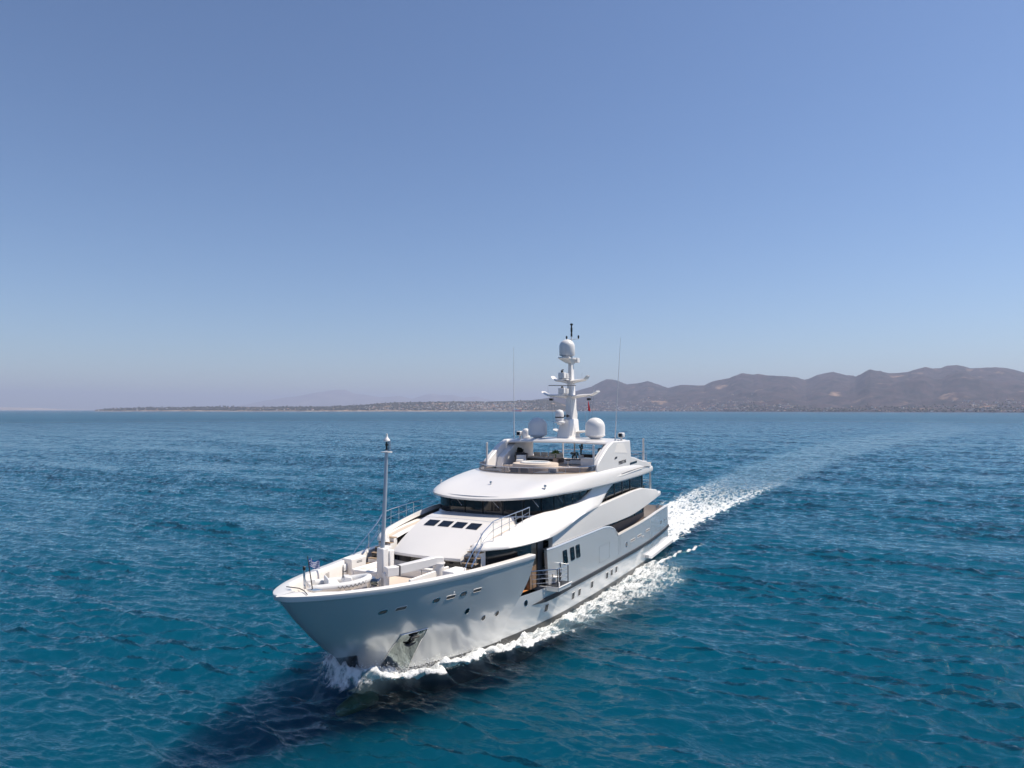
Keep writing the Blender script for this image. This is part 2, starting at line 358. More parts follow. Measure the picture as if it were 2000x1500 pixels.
# faint outlines of doors in the plating
def seam(b, x0, x1, z0, z1):
    pts = [(x, aft(x, 2.5) + .024, z) for x, z in ((x0, z0), (x1, z0), (x1, z1), (x0, z1))]; b.tube(pts, .006, 4, closed=True)
for x0, x1, z0, z1 in ((22.2, 24.6, 2.6, 3.9), (19.5, 19.9, 2.5, 3.9)): both(lambda b: seam(b, x0, x1, z0, z1), 'door_seam', M['grey'], hull)
AQ = ((47.11, 2.65), (45.55, 2.70), (45.55, -.1), (47.15, .1))
for sg in (1, -1):
    b = MB(); b.grid(patch(AQ, shell, 8, 14, .012))
    if sg < 0: b.flipy()
    ap = b.build('anchor_pocket', M['mirror'], hull)
    b = MB(); e = [patch(AQ, shell, 8, 14, .02)]
    R = e[0]; loop = [R[i][0] for i in range(9)] + [R[8][j] for j in range(1, 15)] + [R[i][14] for i in range(7, -1, -1)] + [R[0][j] for j in range(13, 0, -1)]
    b.tube(loop, .028, 6, closed=True)
    if sg < 0: b.flipy()
    b.build('pocket_frame', M['steel'], ap)
    P, tx, tz, n = hull_pt(shell, 46.25, 1.95, .10)
    b = MB(); b.obox(P + tz * .3, tx * .05, tz * .35, n * .04); b.tube([P + tz * .08 + tx * .36, P - tz * .02 + tx * .16, P - tz * .06, P - tz * .02 - tx * .16, P + tz * .08 - tx * .36], [.03, .07, .09, .07, .03], 8)
    b.obox(P + tz * .6, tx * .26, tz * .05, n * .06)
    if sg < 0: b.flipy()
    b.build('anchor', M['rub'], ap, bevel=.01)
b = MB()
for sg in (1, -1):
    q = patch(((49.62, 1.8), (48.75, 1.8), (47.55, -.2), (48.1, -.2)), shell, 5, 12, .012); b.grid([[(p[0], sg * p[1], p[2]) for p in r] for r in q])
sp = b.build('stem_plate', M['mirror'], hull)
both(lambda b: b.tube([tuple(hull_pt(shell, 48.75 - 1.2 * t, 1.8 - 2 * t, .015)[0]) for t in np.linspace(0, 1, 10)], .03, 6), 'plate_edge', M['steel'], sp)

# ---- stern fin and swim platform
def fin(b): b.prism([(11.6, 4.9, .62), (11.6, 5.42, .62), (10.9, 5.5, .42), (1.0, 4.95, .42), (.2, 4.5, .5), (.2, 4.0, .62)], (0, 0, .3))
both(fin, 'stern_sponson', M['white'], hull, bevel=.04)
b = MB(); b.prism([(.75, 4.3, .5), (-.9, 3.9, .5), (-1.25, 2.5, .5), (-1.25, -2.5, .5), (-.9, -3.9, .5), (.75, -4.3, .5)], (0, 0, .3)); b.build('swim_platform', M['teakpale'], Y, bevel=.03)

# ---- main deck house: dark glass belt, wood door, grey panels
plan = resample([(41.2, 3.3), (40.4, 4.05), (39, 4.5), (37.6, 4.75), (35.7, 4.72)], 24)
both(lambda b: b.grid([[(x, y, 4.5) for x, y in plan], [(x, y, 6.4) for x, y in plan]]), 'deckhouse_window', M['glassb'], Y)
both(lambda b: b.box(34.62, 35.65, 4.3, 4.6, 2.8, 6.3), 'deckhouse_door', M['wood'], Y, bevel=.02)
both(lambda b: b.box(33.45, 34.6, 4.1, 4.52, 2.8, 6.3), 'side_panel', M['grey'], Y)
both(lambda b: b.box(34.52, 34.66, 4.2, 4.66, 2.8, 6.3), 'door_frame', M['black'], Y)
both(lambda b: b.box(31.6, 33.44, 4.2, 4.58, 4.9, 6.3), 'deckhouse_pane', M['glass'], Y)
b = MB(); b.box(33.4, 39.4, -4.05, 4.05, 2.8, 6.1); b.build('deckhouse_core', M['grey'], Y)
def saloon(b): b.box(9.6, 31.5, 4.0, 4.3, 2.8, 5.72)
for o in both(saloon, 'saloon_glass', M['glass'], Y):
    s = 1 if o.data.vertices[0].co.y > 0 else -1
    for X in (23, 21, 19, 17, 14.8, 12.4, 9.7):
        MB().box(X - .07, X + .07, s * 4.3, s * 4.34, 2.8, 5.7).build('mullion', M['black'], o, smooth=0)
    MB().box(9.8, 22.8, s * 4.305, s * 4.36, 3.6, 4.75).build('reflection_panel', mat('saloon_reflection', (.17, .125, .105), .7, var=.15), o, smooth=0)  # brownish reflection in the saloon glass, painted as a panel over it
b = MB(); b.box(6.8, 9.6, -3.2, 3.2, 2.8, 3.9); b.build('aft_sofa', M['teakpale'], Y, bevel=.1)
def afpost(b):
    for x in (4.2, 4.6, 5.0, 5.4): b.tube([(x, aft(x, 2.5) - .45, 2.8), (x, aft(x, 2.5) - .45, 4.95)], .03, 6)
    b.tube([(3.9, aft(4, 2.5) - .45, 4.95), (5.6, aft(5.6, 2.5) - .45, 4.95)], .03, 6)
both(afpost, 'aft_gate_rail', M['steel'], Y)
def aftcap(b):
    XU = np.linspace(.8, 20.4, 50); b.grid([[(x, aft(x, 2.5) + .05, ztop(x) - .02), (x, aft(x, 2.5) + .05, ztop(x) + .05), (x, aft(x, 2.5) - .27, ztop(x) + .05), (x, aft(x, 2.5) - .27, ztop(x) - .02)] for x in XU], cv=True)
both(aftcap, 'bulwark_cap', M['white'], Y)
def maincap(b):
    XU = list(np.linspace(20.45, 24, 26)) + list(np.linspace(24.4, 34.2, 20)); b.grid([[(x, aft(x, 2.5) + .045, ztop(x) - .03), (x, aft(x, 2.5) - .0, ztop(x) + .07), (x, aft(x, 2.5) - .3, ztop(x) + .07), (x, aft(x, 2.5) - .3, ztop(x) - .03)] for x in XU], cv=True)
both(maincap, 'bulwark_cap', M['hull'], Y)

# ---- upper deck bulwark (broad white band) and deck slab
bt = resample([(33.25, 5.16, 5.34), (30, 5.2, 5.34), (24, 5.24, 5.34), (20, 5.3, 5.3), (16, 5.33, 5.36), (12.5, 5.3, 5.62), (9, 5.18, 5.9), (6.6, 5.0, 6.05)], 90)
tp = resample([(33.25, 5.16, 6.18), (32, 5.2, 6.35), (30.3, 5.22, 6.7), (28.5, 5.25, 6.95), (26.5, 5.3, 7.15), (24, 5.32, 7.25), (20, 5.32, 7.4), (16, 5.3, 7.54), (13.0, 5.25, 7.53), (12.6, 5.24, 7.47), (7.3, 4.99, 6.80), (7.0, 4.98, 6.62), (6.6, 4.95, 6.48)], 90, smooth=False)
def band(b):
    rows = []
    for p, q in zip(bt, tp):
        t = min(1, (33.25 - p[0]) / 6); bu = .01 + .02 * t
        m1 = tuple(a + (c - a) * .3 for a, c in zip(p, q)); m2 = tuple(a + (c - a) * .65 for a, c in zip(p, q))
        rows.append([(p[0], p[1] - .3, p[2] + .02), (p[0], p[1] - .06, p[2]), (p[0], p[1], p[2] + .05), (m1[0], m1[1] + bu, m1[2]), (m2[0], m2[1] + bu, m2[2]), (q[0], q[1] + .02, q[2] - .06), (q[0], q[1] - .05, q[2]), (q[0], q[1] - .24, q[2] + .0), (q[0], q[1] - .3, q[2] - .06), (q[0], q[1] - .32, min(q[2] - .1, max(p[2] + .3, 6.3)))])
    b.grid(rows); b.add(rows[-1], [tuple(range(10))]); b.add(rows[0], [tuple(range(10))])
both(band, 'upper_bulwark', M['white'], Y, smooth=28)
def nose(b):
    b.prism([(6.9, 4.6, 6.02), (6.9, 5.06, 6.02), (5.6, 4.9, 6.05), (5.2, 4.5, 6.08)], (0, 0, .42))
both(nose, 'bulwark_nose', M['white'], Y, bevel=.1)
b = MB(); b.prism([(33.2, 4.9, 5.75), (12, 4.95, 5.75), (6.9, 4.7, 6.03), (5.4, 3.6, 6.06), (5.4, -3.6, 6.06), (6.9, -4.7, 6.03), (12, -4.95, 5.75), (33.2, -4.9, 5.75)], (0, 0, .28)); b.build('upper_deck', M['white'], Y)
# ---- sweeping brow
BB = resample_idx([(41.35, 3.35, 6.3), (41.15, 4.0, 6.3), (40.5, 4.5, 6.3), (39.4, 5.1, 6.28), (37.6, 5.52, 6.27), (35.6, 5.6, 6.22), (33.9, 5.6, 6.24), (32.4, 5.59, 6.4), (30.5, 5.57, 6.69), (28.7, 5.53, 6.94), (26.7, 5.46, 7.08), (25.6, 5.38, 7.1), (24.6, 5.3, 7.1), (23.9, 5.25, 7.34), (23.2, 5.2, 7.64), (22.4, 5.14, 7.98), (21.5, 5.08, 8.28), (20.6, 5.03, 8.5), (19.6, 5.0, 8.7)], 110)
TT = resample_idx([(40.95, 3.35, 6.62), (40.85, 3.75, 6.66), (40.3, 4.1, 6.82), (39.2, 4.35, 7.02), (37.4, 4.42, 7.33), (35.5, 4.45, 7.6), (33.5, 4.62, 7.72), (31.5, 4.8, 7.7), (29.1, 4.82, 7.76), (27.3, 4.84, 7.92), (26, 4.86, 8.25), (25.2, 4.88, 8.5), (24.6, 4.9, 8.7), (24.0, 4.92, 8.8), (23.3, 4.93, 8.83), (22.5, 4.94, 8.84), (21.6, 4.95, 8.85), (20.7, 4.95, 8.85), (19.6, 4.95, 8.85)], 110)
def brow(b):
    rows = []
    n = len(BB)
    for k, (p, q) in enumerate(zip(BB, TT)):
        u = k / (n - 1); kf = 1 - min(1, max(0, (u - .42) / .2)); c = (.5 * (p[0] + q[0]) + .06 * (1 - min(1, u * 10)), .5 * q[1] + .5 * p[1] + .12 * kf + .02, .5 * p[2] + .5 * q[2] + .14 * kf)
        rows.append([(p[0] - .02, p[1] - .2 - .3 * kf, p[2] + .02), (p[0], p[1] - .1, p[2] - .01), p] + [bez((p[0], p[1] + .03, p[2] + .05), c, q, t) for t in (.0, .15, .3, .45, .6, .75, .9, 1)] + [(q[0] - .03, q[1] - .1, q[2] + .01), (q[0] - .05, q[1] - .14, q[2] - .3)])
    b.grid(rows); b.add(rows[0], [tuple(range(len(rows[0])))])
both(brow, 'sweeping_brow', M['white'], Y, smooth=60)
# upper saloon windows
def ups(b): b.box(11.3, 25.2, 4.5, 4.76, 6.3, 8.85)
for o in both(ups, 'upper_saloon_glass', M['glass'], Y):
    s = 1 if o.data.vertices[0].co.y > 0 else -1
    for X in (23.2, 21.4, 19.35, 17.3, 15.15, 11.45): MB().box(X - .11, X + .11, s * 4.755, s * 4.79, 6.4, 8.84).build('mullion', M['black'], o, smooth=0)
b = MB(); b.box(11.2, 30, -4.3, 4.3, 6.05, 8.8); b.build('upper_house', M['grey'], Y)

# ---- forward trunk house, visor roof, skylights
roofp = [(41.7, 5.58), (41.84, 5.65), (41.84, 5.80), (41.6, 5.91), (40.4, 6.35), (39.2, 6.83), (38.5, 7.1), (37.8, 7.33), (37.35, 7.43), (37.2, 7.43), (37.15, 7.48), (36.3, 7.56), (35.2, 7.62)]
rows = []
for x, z in roofp:
    w = 2.62 + (41.75 - x) * .07; bow = .45 * max(0, (x - 40) / 1.75)
    rows.append([(x - bow * (abs(y) / w) ** 2, y, z - .05 * (abs(y) / w) ** 2) for y in np.linspace(-w, w, 15)])
b = MB(); b.grid(rows)
for sg in (1, -1): b.grid([[(r[0 if sg < 0 else -1][0], r[0 if sg < 0 else -1][1], r[0 if sg < 0 else -1][2]) for r in rows], [(r[0][0], (r[0 if sg < 0 else -1][1]) + sg * .12, max(4.5, r[0][2] - .35)) for r in rows], [(r[0][0], (r[0 if sg < 0 else -1][1]) + sg * .14, 4.5) for r in rows]])
b.grid([[rows[0][k] for k in range(15)], [(p[0] - .4, p[1], 5.585) for p in rows[0]]])
trunk = b.build('trunk_house', M['white'], Y, smooth=35)
fw = [(41.42 - .35 * (abs(y) / 2.62) ** 2, y) for y in np.linspace(-2.66, 2.66, 15)]
b = MB(); b.grid([[(x, y, 5.16) for x, y in fw], [(x, y, 5.66) for x, y in fw]]); b.build('visor_window', M['glass'], trunk)
b = MB()
for k in range(5): b.box(41.36, 41.42, -2.0, -1.2, 5.25 + k * .07, 5.28 + k * .07)
b.build('vent_grille', M['rub'], trunk, smooth=0)
b = MB(); b.grid([[(x + .06, y, 4.5) for x, y in fw], [(x + .06, y, 5.16) for x, y in fw], [(x - .1, y, 5.17) for x, y in fw]]); b.build('trunk_front', M['white'], trunk)
for y in (-1.68, -.56, .56, 1.68):
    q = [(38.55, 7.1), (37.75, 7.36)]
    b = MB(); b.prism([(38.52, y - .43, 7.105), (38.52, y + .43, 7.105), (37.78, y + .43, 7.348), (37.78, y - .43, 7.348)], (0.004, 0, .02)); b.build('skylight', M['glass'], trunk, smooth=0)
# bench seating around the front of the trunk house
M['seat'] = mat('seat_white', (0.74, 0.72, 0.70), 0.7)
b = MB(); b.box(42.0, 44.6, -2.3, -1.55, 4.5, 5.0); b.box(41.75, 42.4, -1.55, 2.4, 4.5, 5.0); b.box(42.4, 46.2, 1.75, 2.45, 4.5, 5.05); bench = b.build('foredeck_bench', M['whitem'], Y, bevel=.05)
b = MB(); b.box(42.6, 46.5, 2.45, 2.6, 4.5, 5.55); b.build('bench_back', M['whitem'], bench, bevel=.04)
b = MB(); b.box(42.3, 45.6, -2.45, -2.25, 4.5, 5.45); b.build('bench_back', M['whitem'], bench, bevel=.05)
b = MB(); b.box(45.3, 45.6, -2.25, -.5, 4.5, 5.42); b.build('bench_end', M['whitem'], bench, bevel=.05)
b = MB(); b.box(42.45, 44.5, -2.2, -1.6, 5.0, 5.12); b.build('seat_pad', M['cushion'], bench, bevel=.04)
b = MB(); b.box(41.85, 42.35, -1.5, 2.3, 5.0, 5.12); b.build('seat_pad', M['cushion'], bench, bevel=.04)
b = MB(); b.box(42.45, 46.1, 1.8, 2.4, 5.05, 5.16); b.build('seat_pad', M['cushion'], bench, bevel=.04)
# starboard and port storage boxes by the stairs, stairs
def stbox(b): b.box(43.1, 44.5, 3.35, 4.15, 4.5, 5.72)
for o in both(stbox, 'stair_locker', M['whitem'], Y, bevel=.06):
    s = 1 if o.data.vertices[0].co.y > 0 else -1
    for z in (5.42, 5.5): MB().box(43.5, 44.0, s * 3.335, s * 3.35, z, z + .02).build('vent_slot', M['black'], o, smooth=0)
for sg in (1, -1):
    st = empty('staircase'); st.parent = Y
    n = 7
    for k in range(n):
        x0 = 42.9 - k * .36; z1 = 4.78 + k * .285; y0 = 2.98; y1 = 3.95 + (0 if k > 1 else -.1)
        MB().box(x0 - .36, x0, sg * y0, sg * y1, 4.5, z1 - .05).build('riser', M['whitem'] if k not in (3, 4) else M['glassb'], st, smooth=0)
        MB().box(x0 - .38, x0 + .03, sg * y0, sg * (y1 + .02), z1 - .048, z1).build('tread', M['teak'], st, smooth=0)
    b = MB(); b.grid([[(x, sg * 2.9, z), (x, sg * 4.4, z)] for x, z in ((40.45, 6.45), (39.4, 6.65), (38, 6.85), (36.5, 7.0), (34.5, 7.05), (33.0, 7.05))]); b.build('walkway', M['whitem'], st, smooth=0)
    b = MB(); b.grid([[(x, sg * 3.5, z + .004), (x, sg * 3.95, z + .004)] for x, z in ((40.45, 6.45), (39.4, 6.65), (38, 6.85), (36.5, 7.0), (34.5, 7.05), (33.0, 7.05))]); b.build('walkway_strip', M['teakpale'], st, smooth=0)
# stair handrails with posts
for sg in (1, -1):
    hr = empty('stair_handrail'); hr.parent = Y
    tops = [(40.2, 4.3, 8.02), (39.25, 4.38, 8.12), (38.3, 4.42, 8.17), (37.4, 4.44, 8.23), (36.5, 4.45, 8.27), (35.45, 4.46, 8.35)]
    low = [(43.3, 4.2, 5.72), (43.2, 4.2, 5.95), (41.1, 4.1, 7.45)]
    def S(p): return (p[0], sg * p[1], p[2])
    MB().tube([S(p) for p in low + tops], .032, 8).build('top_rail', M['steel'], hr)
    MB().tube([S((42.6, 4.15, 5.68)), S((41.0, 4.08, 6.95)), S((40.2, 4.26, 7.45)), S((39.2, 4.36, 7.6)), S((37.4, 4.43, 7.8)), S((35.5, 4.45, 8.0))], .014, 6).build('mid_rail', M['steel'], hr)
    MB().tube([S((42.55, 4.15, 5.62)), S((41.1, 4.08, 6.72))], .028, 6).build('lower_rail', M['steel'], hr)
    for (x, y, z), zb in zip([(41.1, 3.95, 7.42)] + tops, (6.55, 6.8, 7.0, 7.17, 7.33, 7.45, 7.55)):
        MB().tube([S((x, y, zb)), S((x, y, z))], .024, 6).build('post', M['steel'], hr)
    MB().tube([S((41.95, 4.1, 5.6)), S((41.95, 4.1, 6.85))], .024, 6).build('post', M['steel'], hr)

# ---- wheelhouse glazing
WP = resample([(35.4, 0), (35.3, 1.4), (34.95, 2.6), (34.1, 3.7), (32.8, 4.3), (31, 4.62), (28.5, 4.72), (26, 4.74), (24.2, 4.74)], 29)
full = [(x, -y) for x, y in WP[:0:-1]] + WP
wh = MB(); wh.grid([[(x - .06, y * .985, 7.3) for x, y in full], [(x - .06, y * .985, 8.95) for x, y in full]]); wh = wh.build('wheelhouse', M['black'], Y)
NPN = 19; seg = resample(full, NPN * 4 + 1, smooth=False)
for k in range(NPN):
    pts = seg[k * 4:k * 4 + 5]; cxm = [(p[0], p[1]) for p in pts]
    a, c = np.array(cxm[0]), np.array(cxm[-1]); d = (c - a) / np.linalg.norm(c - a) * .05
    cxm[0] = tuple(a + d); cxm[-1] = tuple(c - d)
    MB().grid([[(x, y, 7.52) for x, y in cxm], [(x + .05 * (1 if abs(y) < 4 else 0), y, 8.9) for x, y in cxm]]).build('window_pane', M['glass'], wh)
for k in range(4, 15, 2):
    p = seg[k * 4 + 2]; q = seg[k * 4 + 3]
    MB().tube([(p[0] + .10, p[1], 8.62), (q[0] + .08, q[1] + .12, 8.12)], .018, 5).build('wiper', M['steel'], wh)
b = MB(); b.grid([[(x + .12, y * 1.02, 7.45) for x, y in full if x > 31], [(x + .03, y, 7.54) for x, y in full if x > 31], [(x - .1, y, 7.54) for x, y in full if x > 31]]); b.build('window_sill', M['white'], wh)

# ---- sundeck: big roof brow over the wheelhouse
EE = resample([(35.95, 0, 8.62), (35.88, 1.4, 8.64), (35.62, 2.6, 8.70), (35.05, 3.7, 8.77), (34.1, 4.35, 8.80), (33, 4.7, 8.80), (31, 5.05, 8.80), (28, 5.4, 8.78), (24, 5.55, 8.77), (19, 5.55, 8.76), (14, 5.43, 8.78), (10.5, 5.2, 8.82), (8.7, 5.0, 8.85)], 60)
GG = resample([(29.3, 0, 9.96), (29.15, 1.2, 9.96), (28.75, 2.5, 9.96), (27.9, 3.8, 9.96), (26.6, 4.85, 9.97), (25.2, 5.25, 10.0), (24, 5.32, 10.0), (22, 5.33, 10.0), (19, 5.33, 10.0), (16, 5.3, 9.95), (13, 5.22, 9.86), (10.9, 5.12, 9.72), (10.1, 5.07, 9.42), (8.8, 4.97, 9.32)], 60)
rows = []
for k, (p, q) in enumerate(zip(EE, GG)):
    u = k / 59; w = min(1, max(0, (p[1] - 2.5) / 2.4))                # 0 at the front, 1 along the sides
    c0 = (p[0] - .9, p[1], p[2] + .62); c1 = (p[0] * .8 + q[0] * .2, p[1] + .04, q[2] - .12)
    c = tuple(a * (1 - w) + d * w for a, d in zip(c0, c1))
    e1 = (p[0] + .02 * (1 - w), p[1] + .02 * w, p[2] + .13)
    rows.append([(p[0] - .75 * (1 - w), p[1] - .75 * w, p[2] + .03), (p[0] - .06 * (1 - w), p[1] - .06 * w, p[2] - .03), p, e1] + [bez(e1, c, q, t) for t in (.08, .18, .3, .42, .55, .7, .85, 1)] + [(q[0] - .1 * (1 - w), q[1] - .1 * w, q[2]), (q[0] - .12 * (1 - w), q[1] - .12 * w, 9.6)])
b = MB(); b.grid([[(x, -y, z) for x, y, z in r] for r in rows[:0:-1]] + rows)
b.add([(x, y, z) for x, y, z in rows[-1]], [tuple(range(len(rows[-1])))]); b.add([(x, -y, z) for x, y, z in rows[-1]], [tuple(range(len(rows[-1])))])
b.build('sundeck_brow', M['white'], Y, smooth=55)
b = MB(); ol = [(p[0] - .2, max(0, p[1] - .2)) for p in EE]
b.prism([(x, y, 8.86) for x, y in ol] + [(x, -y, 8.86) for x, y in ol[:0:-1]], (0, 0, .06)); b.build('sundeck_underside', M['white'], Y, smooth=0)
b = MB(); ol = [(p[0] - .12, max(0, p[1] - .12)) for p in GG]
b.prism([(x, y, 9.62) for x, y in ol] + [(x, -y, 9.62) for x, y in ol[:0:-1]], (0, 0, .05)); b.build('sundeck_floor', M['teakpale'], Y, smooth=0)
# small deck lights standing on the roof brow
for y in (-4.45, 0, 4.45):
    z = 9.36 if y == 0 else 9.3; x = 32.95
    o = MB().lathe((x, y, z), [(.09, 0), (.05, .04), (.04, .16), (.10, .2), (.1, .3), (.02, .33)], 10).build('deck_light', M['steel'], Y)
# side recess on the sundeck coaming (long scoop with a pale insert)
def scoop(b): b.prism([(22.9, 5.50, 9.22), (19.8, 5.52, 9.38), (16.5, 5.50, 9.52), (13.6, 5.44, 9.52), (13.6, 5.46, 9.44), (16.5, 5.53, 9.36), (19.3, 5.55, 9.24)], (0, .06, 0))
both(scoop, 'air_scoop', M['whitem'], Y, bevel=.02)
def scoopline(b): b.tube([(19.8, 5.59, 9.40), (17.5, 5.58, 9.50), (14.5, 5.52, 9.55), (12.6, 5.44, 9.53), (10.6, 5.27, 9.42)], .022, 5)
both(scoopline, 'scoop_shadow_gap', M['rub'], Y)
# side fins that carry the hardtop
FIN = [(25.15, 9.9), (24.85, 10.58), (24.2, 10.98), (23.2, 11.5), (22.5, 11.86), (21.75, 12.1), (21.2, 12.28), (16.75, 12.22), (16.5, 10.72), (15.3, 10.56), (14.0, 10.3), (12.9, 10.12), (11.9, 10.05), (10.8, 9.7), (10.3, 9.35), (16, 9.7)]
def finb(b): b.prism([(x, 4.86, z) for x, z in FIN], (0, .5, 0))
fins = both(finb, 'hardtop_fin', M['white'], Y, smooth=40, bevel=.09)
for o in fins:
    s = 1 if o.data.vertices[0].co.y > 0 else -1
    MB().prism([(21.0, s * 5.365, 10.72), (20.35, s * 5.365, 10.78), (20.28, s * 5.365, 10.95), (20.8, s * 5.365, 10.92)], (0, s * .01, 0)).build('vent_opening', M['black'], o, smooth=0)
    b = MB(); pl = [(x, z) for x, z in rr_outline(2.0, .2, .08)]; b.prism([(15.9 + p[0], s * 5.365, 10.12 - p[0] * .035 + p[1]) for p in pl], (0, s * .012, 0)); b.build('side_slot', M['glassb'], o, smooth=0)
    MB().prism([(20.9, s * 5.362, 11.3), (20.3, s * 5.362, 12.02), (18.6, s * 5.362, 12.0), (17.6, s * 5.362, 11.1)], (0, s * .012, 0)).build('hatch_panel', M['whitem'], o, smooth=0)
    fc = bpy.data.curves.new('yacht_name', 'FONT'); fc.body = 'PERSEFONI'; fc.size = .42; fc.extrude = .008; fc.align_x = 'CENTER'; fc.space_character = .94
    ftmp = bpy.data.objects.new('tmp', fc); COL.objects.link(ftmp); bpy.context.view_layer.update(); fme = bpy.data.meshes.new_from_object(ftmp.evaluated_get(bpy.context.evaluated_depsgraph_get())); bpy.data.objects.remove(ftmp)
    fo = bpy.data.objects.new('yacht_name', fme); COL.objects.link(fo); fo.parent = o; fme.materials.clear(); fme.materials.append(M['letter'])
    fo.location = (18.95, s * 5.372, 10.24); fo.rotation_euler = (rad(90), rad(-2 * s), rad(180) if s > 0 else 0)
# inner boarding wall of the starboard and port fin
def inner(b): b.prism([(23.6, 4.25, 9.66), (23.2, 4.25, 10.8), (20.8, 4.25, 11.95), (17.2, 4.25, 11.95), (17.2, 4.25, 9.66)], (0, .62, 0))
both(inner, 'fin_inner_wall', M['white'], Y, bevel=.06)
# hardtop
hf = resample([(21.75, 0), (21.7, 2), (21.55, 3.5), (21.3, 4.9)], 12); rows = []
for x, y in hf:
    cz = .12 * (1 - (y / 5) ** 2); rows.append([(16.3, y, 11.98 + cz), (x - .6, y, 11.92 + cz), (x - .05, y, 11.95 + cz), (x, y, 12.05 + cz), (x - .12, y, 12.17 + cz), (x - .8, y, 12.27 + cz), (17.2, y, 12.3 + cz), (16.3, y, 12.2 + cz)])
b = MB(); b.grid([[(x, -y, z) for x, y, z in r] for r in rows[:0:-1]] + rows, cv=True); b.add(rows[-1], [tuple(range(8))]); b.add([(x, -y, z) for x, y, z in rows[-1]], [tuple(range(8))])
ht = b.build('hardtop', M['white'], Y, smooth=35)
def pole(b, x, y, z0, z1, r=.085): b.lathe((x, y, z0), [(r * 1.6, 0), (r * 1.6, .03), (r, .05), (r, z1 - z0 - .14), (r * 1.15, z1 - z0 - .12), (r * 1.15, z1 - z0), (r * .6, z1 - z0 + .01)], 12)
both(lambda b: pole(b, 24.9, 5.0, 9.98, 12.12), 'awning_pole', M['dome'], Y)
both(lambda b: pole(b, 9.8, 4.4, 9.3, 12.1), 'awning_pole', M['dome'], Y)
both(lambda b: pole(b, 8.6, 4.7, 6.4, 8.87), 'deck_post', M['dome'], Y)
b = MB(); pole(b, 17.3, 0.1, 9.66, 12.02, .07); b.build('deck_post', M['dome'], Y)
# aft rails
def aftrail(b, z, x0, x1, y, zt):
    b.tube([(x1, y, zt), (x0, y * .98, zt), (x0 - .5, y * .7, zt), (x0 - .5, 0, zt)], .028, 6); b.tube([(x1, y, zt - .35), (x0, y * .98, zt - .35), (x0 - .5, y * .7, zt - .35), (x0 - .5, 0, zt - .35)], .015, 6)
    for x in np.linspace(x0, x1, 4): b.tube([(x, y * .985, z), (x, y * .985, zt)], .02, 6)
both(lambda b: aftrail(b, 9.2, 9.0, 13, 4.5, 10.75), 'sundeck_rail', M['steel'], Y)
both(lambda b: aftrail(b, 6.3, 7.4, 11, 4.55, 7.75), 'upper_deck_rail', M['steel'], Y)
# glass windbreak with rail and posts
GL = [(p[0] - .06, max(0, p[1] - .06), p[2]) for p in GG if p[0] > 24.6]
GL = resample(GL, 25, smooth=False); gfull = [(x, -y, z) for x, y, z in GL[:0:-1]] + GL
gb = MB().grid([[(x, y, z + .02) for x, y, z in gfull], [(x, y, z + .47) for x, y, z in gfull]]).build('glass_windbreak', M['clearglass'], Y)
MB().tube([(x, y, z + .49) for x, y, z in gfull], .028, 8).build('top_rail', M['steel'], gb)
for k in range(1, len(gfull) - 1, 4):
    x, y, z = gfull[k]; MB().tube([(x - .02, y, z), (x - .02, y, z + .48)], .022, 6).build('post', M['steel'], gb)
MB().tube([(x + .01, y, z + .03) for x, y, z in gfull], .035, 6).build('base_rail', M['teak'], gb)
# ------------------------------------------------------------------ radomes, mast, antennas
def dome_prof(r, h, skirt=.25):
    pr = [(r * .35, 0), (r * .42, .08), (r * .95, skirt), (r * 1.03, skirt + .06), (r * 1.03, skirt + .11), (r, skirt + .13)]
    z0 = skirt + .13; hc = h - z0 - r * .92
    pr += [(r * 1.005, z0 + hc * .5), (r, z0 + hc)] + [(r * math.cos(a), z0 + hc + r * .92 * math.sin(a)) for a in [rad(x) for x in (12, 24, 36, 48, 58, 68, 78, 86)]] + [(.01, h)]
    return pr
for sg in (1, -1): MB().lathe((19.1, sg * 2.87, 12.3), dome_prof(.88, 1.98, .32), 32).build('radome', M['dome'], Y, smooth=50)
MB().lathe((18.2, -4.55, 12.25), [(.3, 0), (.42, .1), (.42, .16), (.39, .18), (.39, .6)] + [(.39 * math.cos(rad(a)), .6 + .36 * math.sin(rad(a))) for a in (20, 40, 60, 80)] + [(.01, .96)], 24).build('radome', M['dome'], Y, smooth=50)
mast = empty('radar_mast'); mast.parent = Y
def taper(b, secs):                                       # sections (x0, x1, halfwidth, z)
    b.grid([[(x0, -w * .8, z), (x0 + .1, -w, z), (x1 - .1, -w, z), (x1, -w * .8, z), (x1, w * .8, z), (x1 - .1, w, z), (x0 + .1, w, z), (x0, w * .8, z)] for x0, x1, w, z in secs], cv=True, capu=True)
b = MB(); taper(b, [(17.1, 19.9, .66, 12.2), (17.2, 19.6, .56, 13.3), (17.2, 19.4, .50, 14.05), (17.2, 19.3, .46, 14.12)]); b.build('mast_base', M['white'], mast, bevel=.04)
b = MB(); taper(b, [(16.8, 17.2, .16, 12.2), (16.6, 17.3, .16, 14.6), (16.8, 17.3, .15, 15.0)]); b.build('mast_fairing', M['white'], mast, bevel=.03)
b = MB(); taper(b, [(17.2, 18.5, .34, 14.1), (17.3, 18.4, .31, 16.35), (17.4, 18.3, .28, 16.4), (17.45, 18.25, .26, 17.7), (17.5, 18.2, .22, 17.75), (17.55, 18.15, .18, 19.4)]); b.build('mast_column', M['white'], mast, bevel=.03)
b = MB(); b.grid([[(19.6 - d, -w, z), (19.6 - d, w, z), (17.4, w * .8, z), (17.4, -w * .8, z)] for d, w, z in ((1.2, .25, 19.3), (.2, .5, 19.62), (0, .55, 19.7), (0, .55, 19.82))], cv=True, capu=True); b.box(17.0, 17.6, .25, .55, 19.4, 19.85); b.build('dome_bracket', M['white'], mast, bevel=.03)
